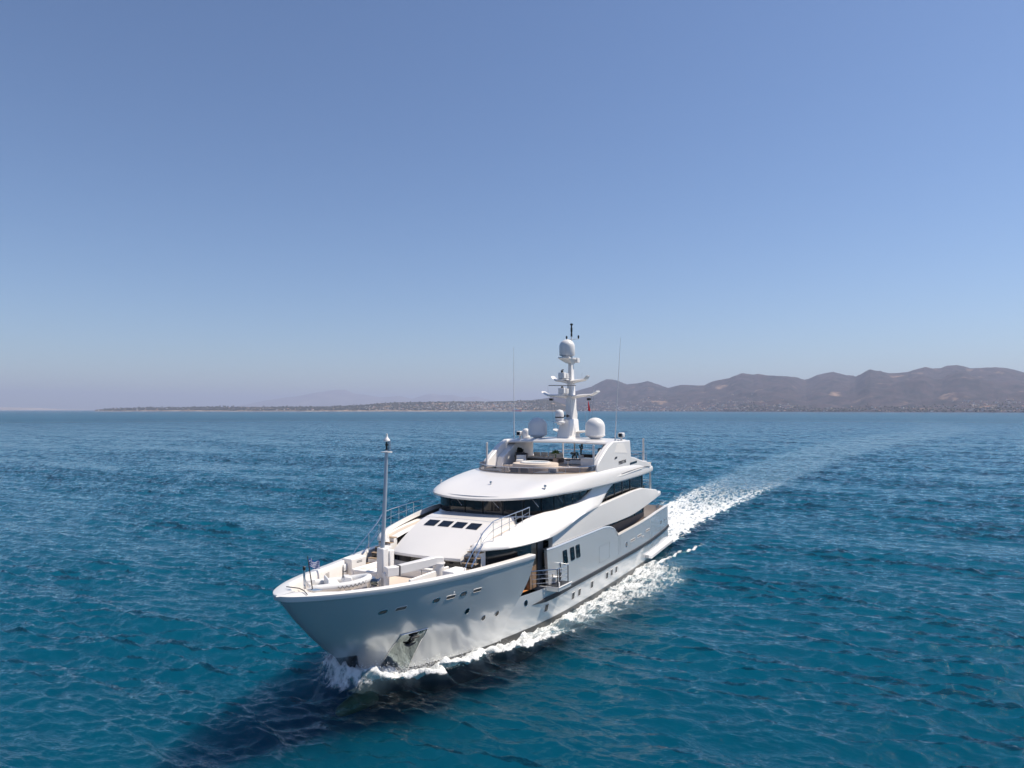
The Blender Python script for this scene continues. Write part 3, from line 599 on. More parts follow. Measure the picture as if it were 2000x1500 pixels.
MB().lathe((18.75, 0, 19.86), [(.5, 0), (.5, .1), (.68, .12), (.72, .2), (.72, .95)] + [(.72 * math.cos(rad(a)), .95 + .68 * math.sin(rad(a))) for a in (15, 30, 45, 60, 75, 85)] + [(.01, 1.64)], 28).build('radome', M['dome'], mast, smooth=50)
MB().lathe((18.75, 0, 19.82), [(.45, 0), (.45, .07)], 20).build('dome_base', M['black'], mast)
b = MB(); b.tube([(17.7, 0, 19.8), (17.7, 0, 21.9)], .06, 8); b.tube([(17.7, -.55, 21.6), (17.7, .75, 21.6)], .03, 6); b.build('top_pole', M['white'], mast)
MB().lathe((17.7, 0, 21.85), [(.09, 0), (.09, .3), (.06, .35), (.1, .5), (.1, .8), (.07, .85), (.07, 1.05), (.14, 1.1), (.14, 1.2), (.05, 1.25)], 10).build('navigation_light', M['black'], mast)
for y in (-.5, .7): MB().lathe((17.7, y, 21.6), [(.03, 0), (.07, .1), (.1, .2), (.05, .34)], 8).build('wind_sensor', M['black'], mast)
def wing(b, x, z, span, rise, w): b.grid([[(x + .55 * s, y0, z + dz + t) for s, t in ((-1, 0), (-.6, .1), (.6, .1), (1, 0), (.6, -.1 * k), (-.6, -.1 * k))] for y0, dz, s0, k in ((.2, -.12, 1, 2.2), (span * .45, -.04, 1, 1.5), (span * .8, 0, .8, 1), (span * .9, rise * .4, .7, .8), (span, rise, .5, .5))], cv=True, capu=True)
both(lambda b: wing(b, 18.0, 16.35, 2.75, .3, .5), 'crosstree', M['white'], mast, smooth=50)
both(lambda b: wing(b, 18.0, 17.75, 1.75, .32, .5), 'crosstree', M['white'], mast, smooth=50)
both(lambda b: wing(b, 17.6, 13.0, 1.75, .1, .4), 'spreader', M['white'], mast, smooth=50)
both(lambda b: b.box(18.0, 18.3, 1.75, 2.05, 15.85, 16.05), 'floodlight', M['black'], mast, bevel=.02)
both(lambda b: b.tube([(18.15, 1.9, 16.03), (18.15, 1.9, 16.3)], .025, 6), 'light_bracket', M['steel'], mast)
both(lambda b: b.tube([(18, 2.3, 16.4), (18, 2.32, 17.2)], .012, 5), 'whip_aerial', M['steel'], mast)
both(lambda b: b.tube([(18, 1.15, 17.8), (18, 1.16, 18.4)], .014, 5), 'whip_aerial', M['steel'], mast)
b = MB(); b.tube([(17.7, 2.2, 16.3), (17.6, 1.8, 12.9)], .008, 4); b.tube([(17.7, 2.0, 16.3), (17.6, 1.5, 12.9)], .008, 4); b.build('signal_halyard', M['rope'], mast)
b = MB(); b.tube([(17.7, -2.2, 16.3), (17.6, -1.8, 12.9)], .008, 4); b.tube([(17.7, -1.9, 16.3), (17.6, -1.45, 12.9)], .008, 4); b.build('signal_halyard', M['rope'], mast)
MB().tube([(17.6, 1.35, 12.95), (17.6, 1.35, 14.7)], .03, 6).build('whip_aerial', M['steel'], mast)
for z, bar in ((16.42, True), (17.82, False)):
    MB().box(18.4, 20.0, -.42, .05, z - .12, z).build('radar_platform', M['white'], mast, bevel=.03)
    r_ = MB().box(19.35, 19.95, -.38, .2, z + .02, z + .55); r_ = r_.build('radar_scanner', M['dome'], mast, bevel=.04)
    MB().box(18.95, 19.3, -.15, .25, z, z + .5).build('radar_cover', M['white'], r_, bevel=.04)
    MB().lathe((19.65, -.1, z + .55), [(.16, 0), (.1, .1), (.1, .16)], 10).build('scanner_neck', M['black'], r_)
    b = MB()
    if bar: b.obox((19.65, -.1, z + .78), RGT * 1.25, FWD * .07, (0, 0, .035))
    else: b.obox((19.65, -.1, z + .76), FWD * 1.1, RGT * .07, (0, 0, .05))
    b.build('scanner_bar', M['grey'], r_, bevel=.02)
MB().lathe((20.05, -.2, 13.75), [(.2, -.15), (.22, 0), (.5, .05), (.5, .15), (.36, .2), (.38, .4), (.4, .8), (.38, 1.0), (.28, 1.18), (.01, 1.26)], 20).build('radome', M['dome'], mast, smooth=50)
MB().box(19.0, 20.1, -.4, .1, 13.72, 13.85).build('radar_platform', M['white'], mast, bevel=.03)
MB().lathe((20.05, -.2, 14.25), [(.385, 0), (.405, .02), (.405, .09), (.385, .11)], 20).build('dome_stripe', M['rub'], mast)
for y in (-.1, .3): MB().tube([(18.98, y, 14.42), (19.25, y, 14.42), (19.4, y, 14.42)], [.06, .07, .14], 10).build('horn', M['black'], mast)
for sg in (1, -1):
    lean = .55 if sg > 0 else .05
    MB().tube([(19.8, sg * 5.0, 12.2), (19.78, sg * (5.0 + lean * .3), 15.4), (19.76, sg * (5.0 + lean), 21.3 if sg > 0 else 20.9)], [.05, .035, .012], 8).build('whip_antenna', M['dome'], Y)
    MB().lathe((19.8, sg * 5.0, 12.2), [(.12, 0), (.12, .06), (.06, .1), (.06, .4)], 10).build('antenna_base', M['steel'], Y)
    s_ = MB().lathe((18.4, sg * 5.1, 12.2), [(.16, 0), (.16, .08), (.1, .12), (.09, .36)], 12).build('searchlight', M['white'], Y)
    MB().box(18.1, 18.75, sg * 5.1 - .25, sg * 5.1 + .25, 12.5, 12.95).build('lamp_housing', M['white'], s_, bevel=.1)
    MB().box(18.74, 18.78, sg * 5.1 - .17, sg * 5.1 + .17, 12.57, 12.88).build('lens', M['glass'], s_, bevel=.02)
# ------------------------------------------------------------------ foredeck gear
fm = empty('foremast'); fm.parent = Y
MB().box(45.45, 45.95, -.26, .26, 4.5, 6.95).build('mast_housing', M['white'], fm, bevel=.08)
MB().box(45.0, 45.42, -.1, .32, 5.75, 6.75).build('control_cabinet', M['whitem'], fm, bevel=.05)
MB().box(45.05, 45.43, .02, .3, 5.4, 5.74).build('cable_box', M['rub'], fm, bevel=.02)
MB().box(44.6, 45.46, -.62, -.2, 6.55, 6.86).build('mast_brace', M['whitem'], fm, bevel=.04)
MB().tube([(45.7, 0, 6.9), (45.5, 0, 10), (45.38, 0, 12.62)], [.125, .11, .095], 16).build('mast_pole', mat('mast_aluminium', (.42, .47, .53), .35, metal=.5), fm)
b = MB(); b.lathe((45.38, 0, 12.45), [(.12, 0), (.34, .02), (.34, .07), (.12, .09)], 16); b.build('lantern_shelf', M['white'], fm)
MB().lathe((45.38, 0, 12.55), [(.09, 0), (.09, .12), (.06, .14), (.06, .3), (.09, .32), (.09, .42), (.06, .44), (.06, .54)], 12).build('navigation_light', M['black'], fm)
MB().tube([(45.3, .16, 12.5), (45.3, .16, 13.15)], .07, 8).build('lantern_bracket', M['steel'], fm)
MB().lathe((45.38, 0, 13.12), [(.12, 0), (.2, .04), (.18, .12), (.1, .2), (.06, .3), (.06, .44), (.01, .46)], 12).build('mast_cap', M['dome'], fm)
cr = empty('deck_crane'); cr.parent = Y
b = MB(); a0, a1 = Vector((46.75, .95, 5.95)), Vector((43.5, 2.55, 6.0)); ax = (a1 - a0).normalized(); ay = Vector((-ax.y, ax.x, 0))
b.grid([[a0 + ax * t + ay * (w * s) + Vector((0, 0, h_ * k + dz)) for s, k in ((-1, -1), (1, -1), (1, 1), (-1, 1))] for t, w, h_, dz in ((0.9, .2, .26, -.1), (2.3, .22, .26, 0), (3.2, .26, .24, .1), (3.75, .26, .18, .1))], cv=True, capu=True); b.build('crane_boom', M['white'], cr, bevel=.05)
MB().obox(a0 + ax * .45 + Vector((0, 0, -.12)), ax * .38, ay * .24, (0, 0, .27)).build('boom_head', M['white'], cr, bevel=.05)
MB().obox(a0 + ax * .88 + Vector((0, 0, -.12)), ax * .04, ay * .26, (0, 0, .29)).build('boom_collar', M['grey'], cr, bevel=.02)
MB().lathe((43.6, 2.5, 4.5), [(.42, 0), (.42, .04), (.34, .1), (.34, 1.35), (.4, 1.38), (.4, 1.45)], 20).build('crane_pillar', M['white'], cr)
MB().obox((46.6, .95, 5.35), (.22, 0, 0), (0, .1, 0), (0, 0, .45)).build('boom_rest', M['white'], cr, bevel=.04)
MB().tube([(44.6, 2.0, 5.8), (44.6, 2.0, 4.6)], .03, 6).build('boom_strut', M['steel'], cr)
wl = empty('anchor_windlass'); wl.parent = Y
MB().tube([(46.9, .25, 5.25), (46.9, .75, 5.25)], [.2, .2], 16).build('drum', M['mirror'], wl)
MB().tube([(46.9, .8, 5.25), (46.9, .9, 5.25)], .3, 16).build('drum_flange', M['steel'], wl)
MB().box(46.5, 47.0, -.1, .2, 4.5, 5.45).build('gearbox', M['steel'], wl, bevel=.06)
MB().tube([(47.1, .2, 4.8), (47.1, .7, 4.8)], .18, 14).build('drum', M['mirror'], wl)
MB().lathe((46.3, 1.9, 4.5), [(.16, 0), (.2, .03), (.12, .1), (.12, .42), (.24, .46), (.24, .52), (.02, .54)], 14).build('capstan', M['mirror'], Y)
MB().lathe((45.7, 2.3, 4.5), [(.1, 0), (.1, .3), (.16, .33), (.16, .38)], 12).build('mooring_bitt', M['steel'], Y)
MB().lathe((45.35, 2.4, 4.5), [(.1, 0), (.1, .3), (.16, .33), (.16, .38)], 12).build('mooring_bitt', M['steel'], Y)
MB().prism([(46.6, 2.5, 4.5), (47.8, 1.6, 4.5), (48.2, 1.1, 4.5), (47.0, .9, 4.5)], (0, 0, .28)).build('deck_locker', M['white'], Y, bevel=.04)
hr = empty('hose_reel'); hr.parent = Y
for k in range(4): b = MB(); b.tube([(44.75 - k * .09 + .1 * math.cos(a), -3.75 - .02 * k + .12 * math.cos(a), 5.05 + .34 * math.sin(a)) for a in [2 * math.pi * j / 20 for j in range(20)]], .045, 6, closed=True); b.build('hose_coil', M['rib'], hr)
MB().tube([(44.9, -3.95, 5.05), (44.3, -3.75, 5.05)], .12, 10).build('reel_hub', M['steel'], hr)
b = MB()
for i in range(5):
    for j in range(10): X = 46.6 + i * .1; b.tube([(X, -bin_(X) + .1, 4.85 + j * .055), (X, -bin_(X) + .12, 4.85 + j * .055)], .018, 6)
b.build('louvre_vent', M['grey'], cap, smooth=0)
js = empty('jackstaff'); js.parent = Y
MB().tube([(51.55, .15, 5.85), (51.8, .15, 7.0), (51.93, .15, 7.6)], [.03, .025, .02], 8).build('staff', M['rub'], js)
MB().tube([(52.0, .05, 5.95), (52.05, .05, 6.95)], [.06, .055], 8).build('bow_light_post', M['steel'], js)
MB().lathe((52.05, .05, 6.9), [(.07, 0), (.07, .16), (.03, .2)], 8).build('bow_light', M['black'], js)
MB().tube([(52.3, -.9, 6.02), (52.32, 0, 6.05), (52.5, .5, 6.03), (52.9, 1.1, 6.0)], .025, 6).build('cable', M['rub'], js)
MB().prism([(51.7, .5, 5.93), (52.2, .5, 5.97), (52.2, .9, 5.97), (51.7, 1.0, 5.93)], (0, 0, .035)).build('foot_plate', M['steel'], js)
# ------------------------------------------------------------------ balcony on the port side
bal = empty('balcony'); bal.parent = Y
bp = [(32.1, 5.2), (34.3, 5.0), (34.15, 6.05), (32.15, 6.12)]
MB().prism([(x, y, 2.5) for x, y in bp], (0, 0, .3)).build('platform', M['hull'], bal, bevel=.03)
MB().prism([(32.2, 5.1, 2.802), (34.1, 4.1, 2.802), (34.0, 5.95, 2.802), (32.22, 6.0, 2.802)], (0, 0, .02)).build('floor_mat', M['rub'], bal, smooth=0)
MB().tube([(32.1, 6.14, 2.79), (34.17, 6.07, 2.79), (34.3, 5.0, 2.79), (34.4, 3.8, 2.79)], .04, 6).build('edge_trim', M['white'], bal)
MB().prism([(34.3, 3.6, 2.5), (34.4, 3.6, 2.5), (34.35, 5.05, 2.5), (34.25, 5.05, 2.5)], (0, 0, .29)).build('fascia', M['hull'], bal)
MB().prism([(34.4, 3.5, 2.79), (36.9, 3.5, 2.79), (36.9, 4.4, 2.79), (34.4, 4.6, 2.79)], (0, 0, .02)).build('teak_sill', M['orange'], bal, smooth=0)
TZ = 4.02
MB().tube([(35.9, 4.2, TZ), (34.0, 5.9, TZ), (32.25, 5.97, TZ), (32.2, 5.25, TZ)], .035, 8).build('top_rail', M['steel'], bal)
MB().tube([(32.25, 5.35, TZ + .02), (33.9, 4.3, TZ + .02)], .03, 8).build('back_rail', M['steel'], bal)
for z in (3.15, 3.45, 3.75): MB().tube([(35.5, 4.5, z), (34.0, 5.9, z), (32.25, 5.97, z), (32.2, 5.25, z)], .012, 5).build('rail_wire', M['steel'], bal)
for x, y in ((34.0, 5.9), (33.75, 5.92), (32.4, 5.97), (32.22, 5.9), (32.2, 5.3)): MB().tube([(x, y, 2.8), (x, y, TZ)], .033, 6).build('post', M['rub'], bal)
MB().box(33.8, 33.95, 5.85, 5.98, 2.82, 3.1).build('corner_light', M['white'], bal)
# ------------------------------------------------------------------ things carried on board
def director_chair(name, loc, rz, label):
    t = empty(name, loc, rz); tag(t, label, 'chair', 'folding chairs on the balcony')
    for s in (-1, 1):
        MB().tube([(-.24, s * .25, 0), (.24, s * .25, .44)], .018, 6).build('leg', M['rub'], t); MB().tube([(.24, s * .25, 0), (-.24, s * .25, .44)], .018, 6).build('leg', M['rub'], t)
        MB().tube([(-.26, s * .27, .44), (-.28, s * .27, .95)], .018, 6).build('back_post', M['steel'], t)
        MB().tube([(-.28, s * .28, .66), (.22, s * .28, .66), (.24, s * .26, .44)], .02, 6).build('armrest', M['rub'], t)
    MB().box(-.25, .25, -.26, .26, .43, .46).build('seat', M['cushion'], t, bevel=.01)
    MB().box(-.30, -.27, -.27, .27, .72, .95).build('backrest', M['flagw'], t, bevel=.01)
    return t
director_chair('folding_chair', (33.1, 5.45, 2.83), rad(15), 'folding chair with white canvas seat and crossed legs beside the balcony rail')
director_chair('folding_chair', (33.75, 4.75, 2.83), rad(40), 'folding chair with white canvas seat on the balcony nearest the wooden door')
def leaf_ball(b, c, r, n, size, seed, squash=1.0, up=0.0):
    g = np.random.default_rng(seed)
    for _ in range(n):
        d = Vector(g.normal(size=3)); d.normalize(); d.z = abs(d.z) if up else d.z; p = Vector(c) + Vector((d.x, d.y, d.z * squash)) * r * float(g.uniform(.25, 1))
        t = (d + Vector(g.normal(size=3)) * .4).normalized(); w = t.cross(Vector(g.normal(size=3))).normalized(); s = size * float(g.uniform(.6, 1.3))
        b.add([p - w * s * .22, p + t * s * .5 - w * s * .3, p + t * s, p + t * s * .5 + w * s * .3], [(0, 1, 2, 3)])
def potted(name, loc, label, h, pr, leafm, leaf_fn, potm='pot', potshape=None, group='potted plants on the sun deck'):
    t = empty(name, loc); tag(t, label, 'potted plant', group)
    MB().lathe((0, 0, 0), potshape or [(pr * .75, 0), (pr, h * .96), (pr * 1.04, h), (pr * .88, h), (pr * .86, h - .05), (.01, h - .06)], 14).build('pot', M[potm], t)
    b = MB(); leaf_fn(b); b.build('foliage', leafm, t, smooth=0, recalc=False); return t
FZ = 10.1
b = MB(); b.prism([(23.4, -4.2, 9.67), (23.4, 3.4, 9.67), (22.4, 4.2, 9.67), (12.5, 4.2, 9.67), (12.5, -4.2, 9.67)], (0, 0, .42)); b.build('raised_deck', M['teakpale'], Y, bevel=.03)
def palm(b):
    b.tube([(0, 0, .62), (.02, 0, 1.0)], .05, 6)
    g = np.random.default_rng(3)
    for _ in range(90):
        a = g.uniform(0, 2 * math.pi); e = g.uniform(.1, 1.4); d = Vector((math.cos(a) * math.cos(e), math.sin(a) * math.cos(e), math.sin(e))); w = d.cross(Vector((0, 0, 1))).normalized() * .02; L = g.uniform(.35, .55); p = Vector((0, 0, 1.05))
        b.add([p - w, p + w, p + d * L * .6 + w * 1.5, p + d * L + Vector((0, 0, -.12)), p + d * L * .6 - w * 1.5], [(0, 1, 2, 3, 4)])
potted('potted_palm', (22.0, .3, FZ), 'bushy green potted plant in tall taupe planter behind the hot tub', .66, .27, M['leaf'], palm)
def cactus(b):
    b.tube([(0, 0, .4), (.02, 0, .9), (0, .02, 1.35)], [.07, .08, .05], 7)
    for z, a, L in ((.75, .5, .3), (.9, 2.6, .28), (1.0, 4.3, .26), (1.15, 1.4, .2)): b.tube([(0, 0, z), (L * .6 * math.cos(a), L * .6 * math.sin(a), z + .05), (L * .7 * math.cos(a), L * .7 * math.sin(a), z + .3)], [.06, .06, .04], 6)
potted('potted_cactus', (19.7, 1.75, FZ + .45), 'dark branching cactus in pale round pot standing on the side table', .4, .24, M['leafd'], cactus, potm='dome', potshape=[(.16, 0), (.25, .12), (.27, .25), (.22, .38), (.17, .38), (.01, .36)])
for k, (x, y, lab) in enumerate(((19.75, .95, 'small dark clipped plant in a pot between palm and cactus, nearer the palm'), (19.7, 1.3, 'small dark clipped plant in a pot between palm and cactus, nearer the cactus'), (17.0, 2.5, 'small dark plant standing on the black sofa back, nearer the cactus'), (17.0, 3.2, 'small dark plant standing on the black sofa back, nearer the awning pole'))):
    potted('small_plant', (x, y, FZ + (.5 if k < 2 else .78)), lab, .2, .09, M['leafd'], lambda b, k=k: leaf_ball(b, (0, 0, .38), .16, 90, .12, 40 + k), potm='black')
potted('dark_shrub', (21.2, -3.6, FZ), 'tall black-leaved plant behind the black armchair', .5, .26, M['leafd'], lambda b: (leaf_ball(b, (0, 0, .85), .26, 240, .24, 8, squash=1.3), leaf_ball(b, (0, -.08, 1.15), .14, 130, .2, 9, squash=1.5)), potm='black')
potted('aft_shrub', (9.2, 3.9, 6.35), 'small yellowish-green shrub behind the rail of the upper aft deck', .35, .25, M['leaf'], lambda b: leaf_ball(b, (0, 0, .65), .4, 260, .2, 12), group='')
ac = empty('armchair', (22.3, -2.95, FZ), rad(25)); ac.scale = (1.25, 1.25, 1.25); tag(ac, 'black framed armchair with white seat cushion near the starboard fin', 'armchair')
for sx in (-.36, .36):
    for sy in (-.4, .4): MB().tube([(sx, sy, 0), (sx, sy, .62)], .035, 6).build('leg', M['black'], ac)
MB().tube([(.4, -.42, .62), (-.36, -.44, .72), (-.42, 0, .78), (-.36, .44, .72), (.4, .42, .62)], .06, 8).build('frame_rail', M['black'], ac)
MB().box(-.38, .38, -.42, .42, .08, .16).build('seat_frame', M['black'], ac)
MB().box(-.34, .4, -.38, .38, .16, .36).build('seat_cushion', M['cushion'], ac, bevel=.07)
MB().box(-.4, -.2, -.36, .36, .3, .66).build('back_cushion', M['cushion'], ac, bevel=.07)
# hot tub, sun pads
tub = empty('hot_tub'); tub.parent = Y
MB().lathe((24.6, -.4, FZ), [(1.95, -.43), (1.95, .32), (1.92, .37), (1.3, .39), (1.2, .37)], 40).build('tub_surround', M['teakpale'], tub)
MB().lathe((24.6, -.4, FZ), [(1.28, .34), (1.3, .46), (1.2, .50), (1.08, .46), (1.06, .3)], 40).build('tub_rim', M['white'], tub)
MB().lathe((24.6, -.4, FZ), [(1.07, .30), (1.07, .42), (.01, .42)], 40).build('tub_water', M['tubwater'], tub)
for k, (x, y) in enumerate(((26.6, -3.3), (26.95, 1.9))): MB().box(x - .9, x + .9, y - 1.0, y + 1.0, 9.67, 9.97).build('sun_pad', M['cushgrey'], Y, bevel=.08)
for k, (x, y, m_, lab) in enumerate(((27.6, -1.7, 'cushion', 'white throw cushion behind the windbreak, starboard of the hot tub'), (27.9, -.7, 'cushgrey', 'dark grey throw cushion behind the glass windbreak at the centre'), (28.0, .3, 'cushgrey', 'pale grey pillow leaning behind the glass windbreak beside the dark one'), (27.2, 2.4, 'cushion', 'white rolled towel pillow behind the port side of the windbreak'))):
    o = MB().obox((0, 0, 0), (.09, 0, 0), (0, .36, 0), (.05, 0, .22)).build('throw_cushion', M[m_], None, bevel=.07); o.location = (x, y, 10.1); tag(o, lab, 'cushion', 'cushions on the sun deck')
tb = empty('side_table', (19.7, 1.25, FZ)); tag(tb, 'low white table with dark top between hot tub and black sofa', 'table')
MB().box(-.55, .55, -1.0, .9, .41, .45).build('table_top', M['black'], tb, bevel=.01); MB().box(-.5, .5, -.95, .85, .03, .405).build('table_body', M['whitem'], tb, bevel=.02)
st_ = empty('bar_stool', (22.6, 1.75, FZ)); tag(st_, 'small dark bar stool between hot tub and white counter', 'stool')
MB().lathe((0, 0, 0), [(.22, 0), (.2, .03), (.03, .06), (.03, .5)], 12).build('stool_base', M['steel'], st_); MB().lathe((0, 0, .5), [(.18, 0), (.2, .05), (.18, .1)], 12).build('seat', M['black'], st_)
ct = empty('bar_counter', (20.9, 3.0, FZ)); tag(ct, 'white slatted bar counter beside the port awning pole', 'counter')
MB().box(-.5, .5, -.6, .7, 0, .62).build('counter_body', M['whitem'], ct, bevel=.02); MB().box(-.56, .56, -.66, .76, .62, .66).build('counter_top', M['white'], ct, bevel=.01)
so_ = empty('sofa', (16.9, 2.3, FZ)); tag(so_, 'long black wicker sofa under the hardtop by the awning pole', 'sofa')
MB().box(-.5, .5, -1.6, 1.8, 0, .4).build('sofa_base', M['wicker'], so_, bevel=.03); MB().box(.35, .5, -1.6, 1.8, .4, .76).build('backrest', M['wicker'], so_, bevel=.03); MB().box(-.48, .34, -1.5, 1.7, .4, .54).build('seat_cushion', M['cushion'], so_, bevel=.04)
sf = empty('sofa', (18.2, -3.4, FZ)); tag(sf, 'white cushioned sofa on dark base behind the hot tub', 'sofa')
MB().box(-.6, 1.2, -.6, 2.6, 0, .34).build('sofa_base', M['wicker'], sf, bevel=.03); MB().box(-.55, 1.15, -.55, 2.55, .34, .5).build('seat_cushion', M['cushion'], sf, bevel=.05)
for k in range(4): MB().box(-.5, -.3, -.5 + k * .78, .2 + k * .78, .45, .85).build('back_cushion', M['cushion'], sf, bevel=.07)
lf = MB(); lf.tube([(0, 0, 0), (.0, 0, .5), (.2, 0, .62)], .03, 6); lf.tube([(0, .4, 0), (0, .4, .5), (.2, .4, .62)], .03, 6); lf = lf.build('tub_handrail', M['steel'], tub); lf.location = (22.5, -.6, FZ + .3)
# ------------------------------------------------------------------ tender: inflatable boat stowed on the foredeck
td = empty('inflatable_boat', (49.0, -.35, 5.12), math.atan2(.6, -.8)); td.scale = (.82, .82, .82); tag(td, 'grey and white inflatable dinghy with looped rope stowed on the yacht foredeck', 'dinghy')
side = [(-2.0, .78), (-1, .82), (0, .82), (.8, .76), (1.4, .58), (1.8, .32), (1.98, 0)]
lp = resample(side, 16); loop = [(x, y, .52 + .22 * max(0, x / 2) ** 2) for x, y in lp] + [(x, -y, .52 + .22 * max(0, x / 2) ** 2) for x, y in lp[-2::-1]]
rr_ = [.12] + [.23] * (len(loop) - 2) + [.12]
MB().tube([(-2.2, .78, .52)] + loop + [(-2.2, -.78, .52)], [.05] + rr_ + [.05], 14).build('tube', M['rib'], td, smooth=60)
b = MB(); b.grid([[(x, y * k, zz) for y, zz in ((w, .42), (w * .8, .16), (0, .02 + .3 * max(0, (x - .8) / 1.2) ** 2), (-w * .8, .16), (-w, .42)) for k in (1,)] for x, w in ((-1.95, .7), (-1, .74), (0, .74), (.8, .66), (1.4, .45), (1.85, .1))]); b.build('boat_hull', M['white'], td, smooth=50)
MB().grid([[(x, -w, .42), (x, w, .42)] for x, w in ((-1.9, .68), (0, .7), (.8, .6), (1.5, .35))]).build('boat_floor', M['whitem'], td)
MB().box(-.9, -.75, -.62, .62, .42, 1.02).build('seat_back', M['rib'], td, bevel=.06)
MB().box(-.72, -.1, -.55, .55, .42, .72).build('bench_seat', M['cushion'], td, bevel=.06)
MB().prism([(.1, -.4, .42), (.9, -.4, .42), (.75, -.4, .95), (.3, -.4, 1.0)], (0, .8, 0)).build('console', M['white'], td, bevel=.06)
MB().tube([(.25 + .0, .17 * math.cos(a), 1.02 + .17 * math.sin(a)) for a in [2 * math.pi * k / 14 for k in range(14)]], .018, 6, closed=True).build('steering_wheel', M['black'], td)
MB().box(-2.05, -1.9, -.6, .6, .2, .8).build('transom', M['white'], td, bevel=.03)
MB().prism([(-2.1, -.2, .5), (-1.5, -.2, .7), (-1.55, -.2, 1.05), (-2.2, -.2, .95)], (0, .4, 0)).build('engine_cover', M['cushion'], td, bevel=.08)
for s in (-1, 1):
    for k in range(7):
        i = 6 + k if s > 0 else len(loop) - 7 - k; p = Vector(loop[i]); q = Vector(loop[i + (1 if s > 0 else -1)]); o_ = Vector((0, s, 0)) * .24
        MB().tube([p + o_ + Vector((0, 0, .06)), (p + q) / 2 + o_ * 1.08 + Vector((0, 0, -.14)), q + o_ + Vector((0, 0, .06))], .018, 5).build('grab_rope', M['rope'], td)
for x in (-1.6, -.7): MB().tube([(x, .95, .4), (x + .12, 1.0, .15), (x + .2, .9, .0), (x + .3, 1.0, .15), (x + .45, .95, .4)], .025, 5).build('lashing_strap', M['rope'], td)
MB().box(-1.4, -1.2, -.5, .5, -.12, .3).build('chock', M['rub'], td); MB().box(.5, .7, -.5, .5, -.12, .3).build('chock', M['rub'], td)
# ------------------------------------------------------------------ flags
def flag_wave(u, v, L, H): return Vector((-.1 * u * L, .0, 0))
fl = MB(); NU, NV = 18, 9; L_, H_ = .62, .40; rows = []
for i in range(NU + 1):
    u = i / NU; rows.append([Vector((51.86, .17, 7.42)) + (RGT * .86 + FWD * .5).normalized() * u * L_ * .92 + Vector((0, 0, -v / NV * H_ - .16 * u + .05 * math.sin(u * 9))) + FWD * (.07 * math.sin(u * 10 + v * .3)) for v in range(NV + 1)])
n0 = len(fl.v); fl.grid(rows)
for i in range(NU):
    for v in range(NV):
        k = i * NV + v; u = i / NU
        if u < .36 and v < 5: w = (v == 2) or (i in (2, 3, 4) and False) or (.14 <= u < .24)
        else: w = v % 2 == 1
        fl.mi[k] = 1 if w else 0
fo_ = fl.build('greek_flag', [M['blue'], M['flagw']], None, smooth=60); tag(fo_, 'small blue and white striped flag with white cross on the bow staff', 'flag')
fr_ = MB(); rows = []
for i in range(9):
    u = i / 8; rows.append([Vector((17.66, 1.62, 15.85)) + (RGT * .75 + FWD * .3) * (u * .34 * (.2 + .8 * k / 8)) + Vector((0, 0, -k / 8 * .95 - u * .1)) + FWD * .05 * math.sin(u * 7 + k) for k in range(9)])
fr_.grid(rows); fr_ = fr_.build('red_flag', M['red'], None, smooth=60); tag(fr_, 'small red flag hanging from the signal halyard beside the mast', 'flag')
# ------------------------------------------------------------------ the sea
DEEP = (.0002, .056, .098); SLICK = .22
def wave_tile(N, L, lp, spread, lmin, lmax, seed):
    g = np.random.default_rng(seed); k1 = 2 * np.pi * np.fft.fftfreq(N, L / N); kx, ky = np.meshgrid(k1, k1, indexing='ij'); k = np.hypot(kx, ky); k[0, 0] = 1
    wd = RGT * .50 + FWD * .866; c = (kx * wd.x + ky * wd.y) / k
    kp = 2 * np.pi / lp
    S = k ** -3.7 * np.exp(-.7 * (kp / k) ** 2) * (np.abs(c) ** spread + .025); S[(k < 2 * np.pi / lmax) | (k > 2 * np.pi / lmin)] = 0; S[0, 0] = 0
    A = np.sqrt(S) * (g.normal(size=(N, N)) + 1j * g.normal(size=(N, N)))
    h = np.fft.ifft2(A).real; s = h.std(); dx = np.fft.ifft2(1j * kx / k * A).real; dy = np.fft.ifft2(1j * ky / k * A).real
    return h / s, dx / s, dy / s
def samp(T, L, x, y):
    N = T[0].shape[0]; u = (x / L * N) % N; v = (y / L * N) % N; i = np.floor(u).astype(int); j = np.floor(v).astype(int); fu = u - i; fv = v - j
    i %= N; j %= N; i1 = (i + 1) % N; j1 = (j + 1) % N
    return [t[i, j] * (1 - fu) * (1 - fv) + t[i1, j] * fu * (1 - fv) + t[i, j1] * (1 - fu) * fv + t[i1, j1] * fu * fv for t in T]
TA = wave_tile(512, 118.0, 4.6, 9, .9, 24, 1); TB = wave_tile(512, 47.0, 1.7, 7, .2, 3.6, 2)
TN = wave_tile(512, 31.0, 1.2, 0, .25, 6, 3)               # isotropic lumps for foam
WLX = [-.01, 0, 1, 3, 6, 10, 15, 25, 35.15, 37.75, 40.15, 42.55, 44.65, 46.15, 47.15, 47.65, 48.0, 48.15, 48.3]
WLB = [0, 4.2, 4.32, 4.5, 4.75, 4.98, 5.15, 5.25, 4.75, 4.35, 3.85, 3.1, 2.15, 1.3, .68, .35, .1, 0, -.3]
OAX = [26, 30, 33, 35.2, 37.8, 40.3, 42.5, 44.3, 45.6, 47.2, 48.35, 49.1, 49.5]; OAY = [9.8, 8.8, 8.0, 7.35, 6.5, 5.7, 5.1, 4.5, 4.0, 3.1, 1.95, .8, .0]
OBX = [-2, 5, 12, 18, 24.5, 28.8, 33.6, 37.5]; OBY = [6.0, 8.0, 9.4, 10.2, 9.5, 8.4, 6.9, 5.4]
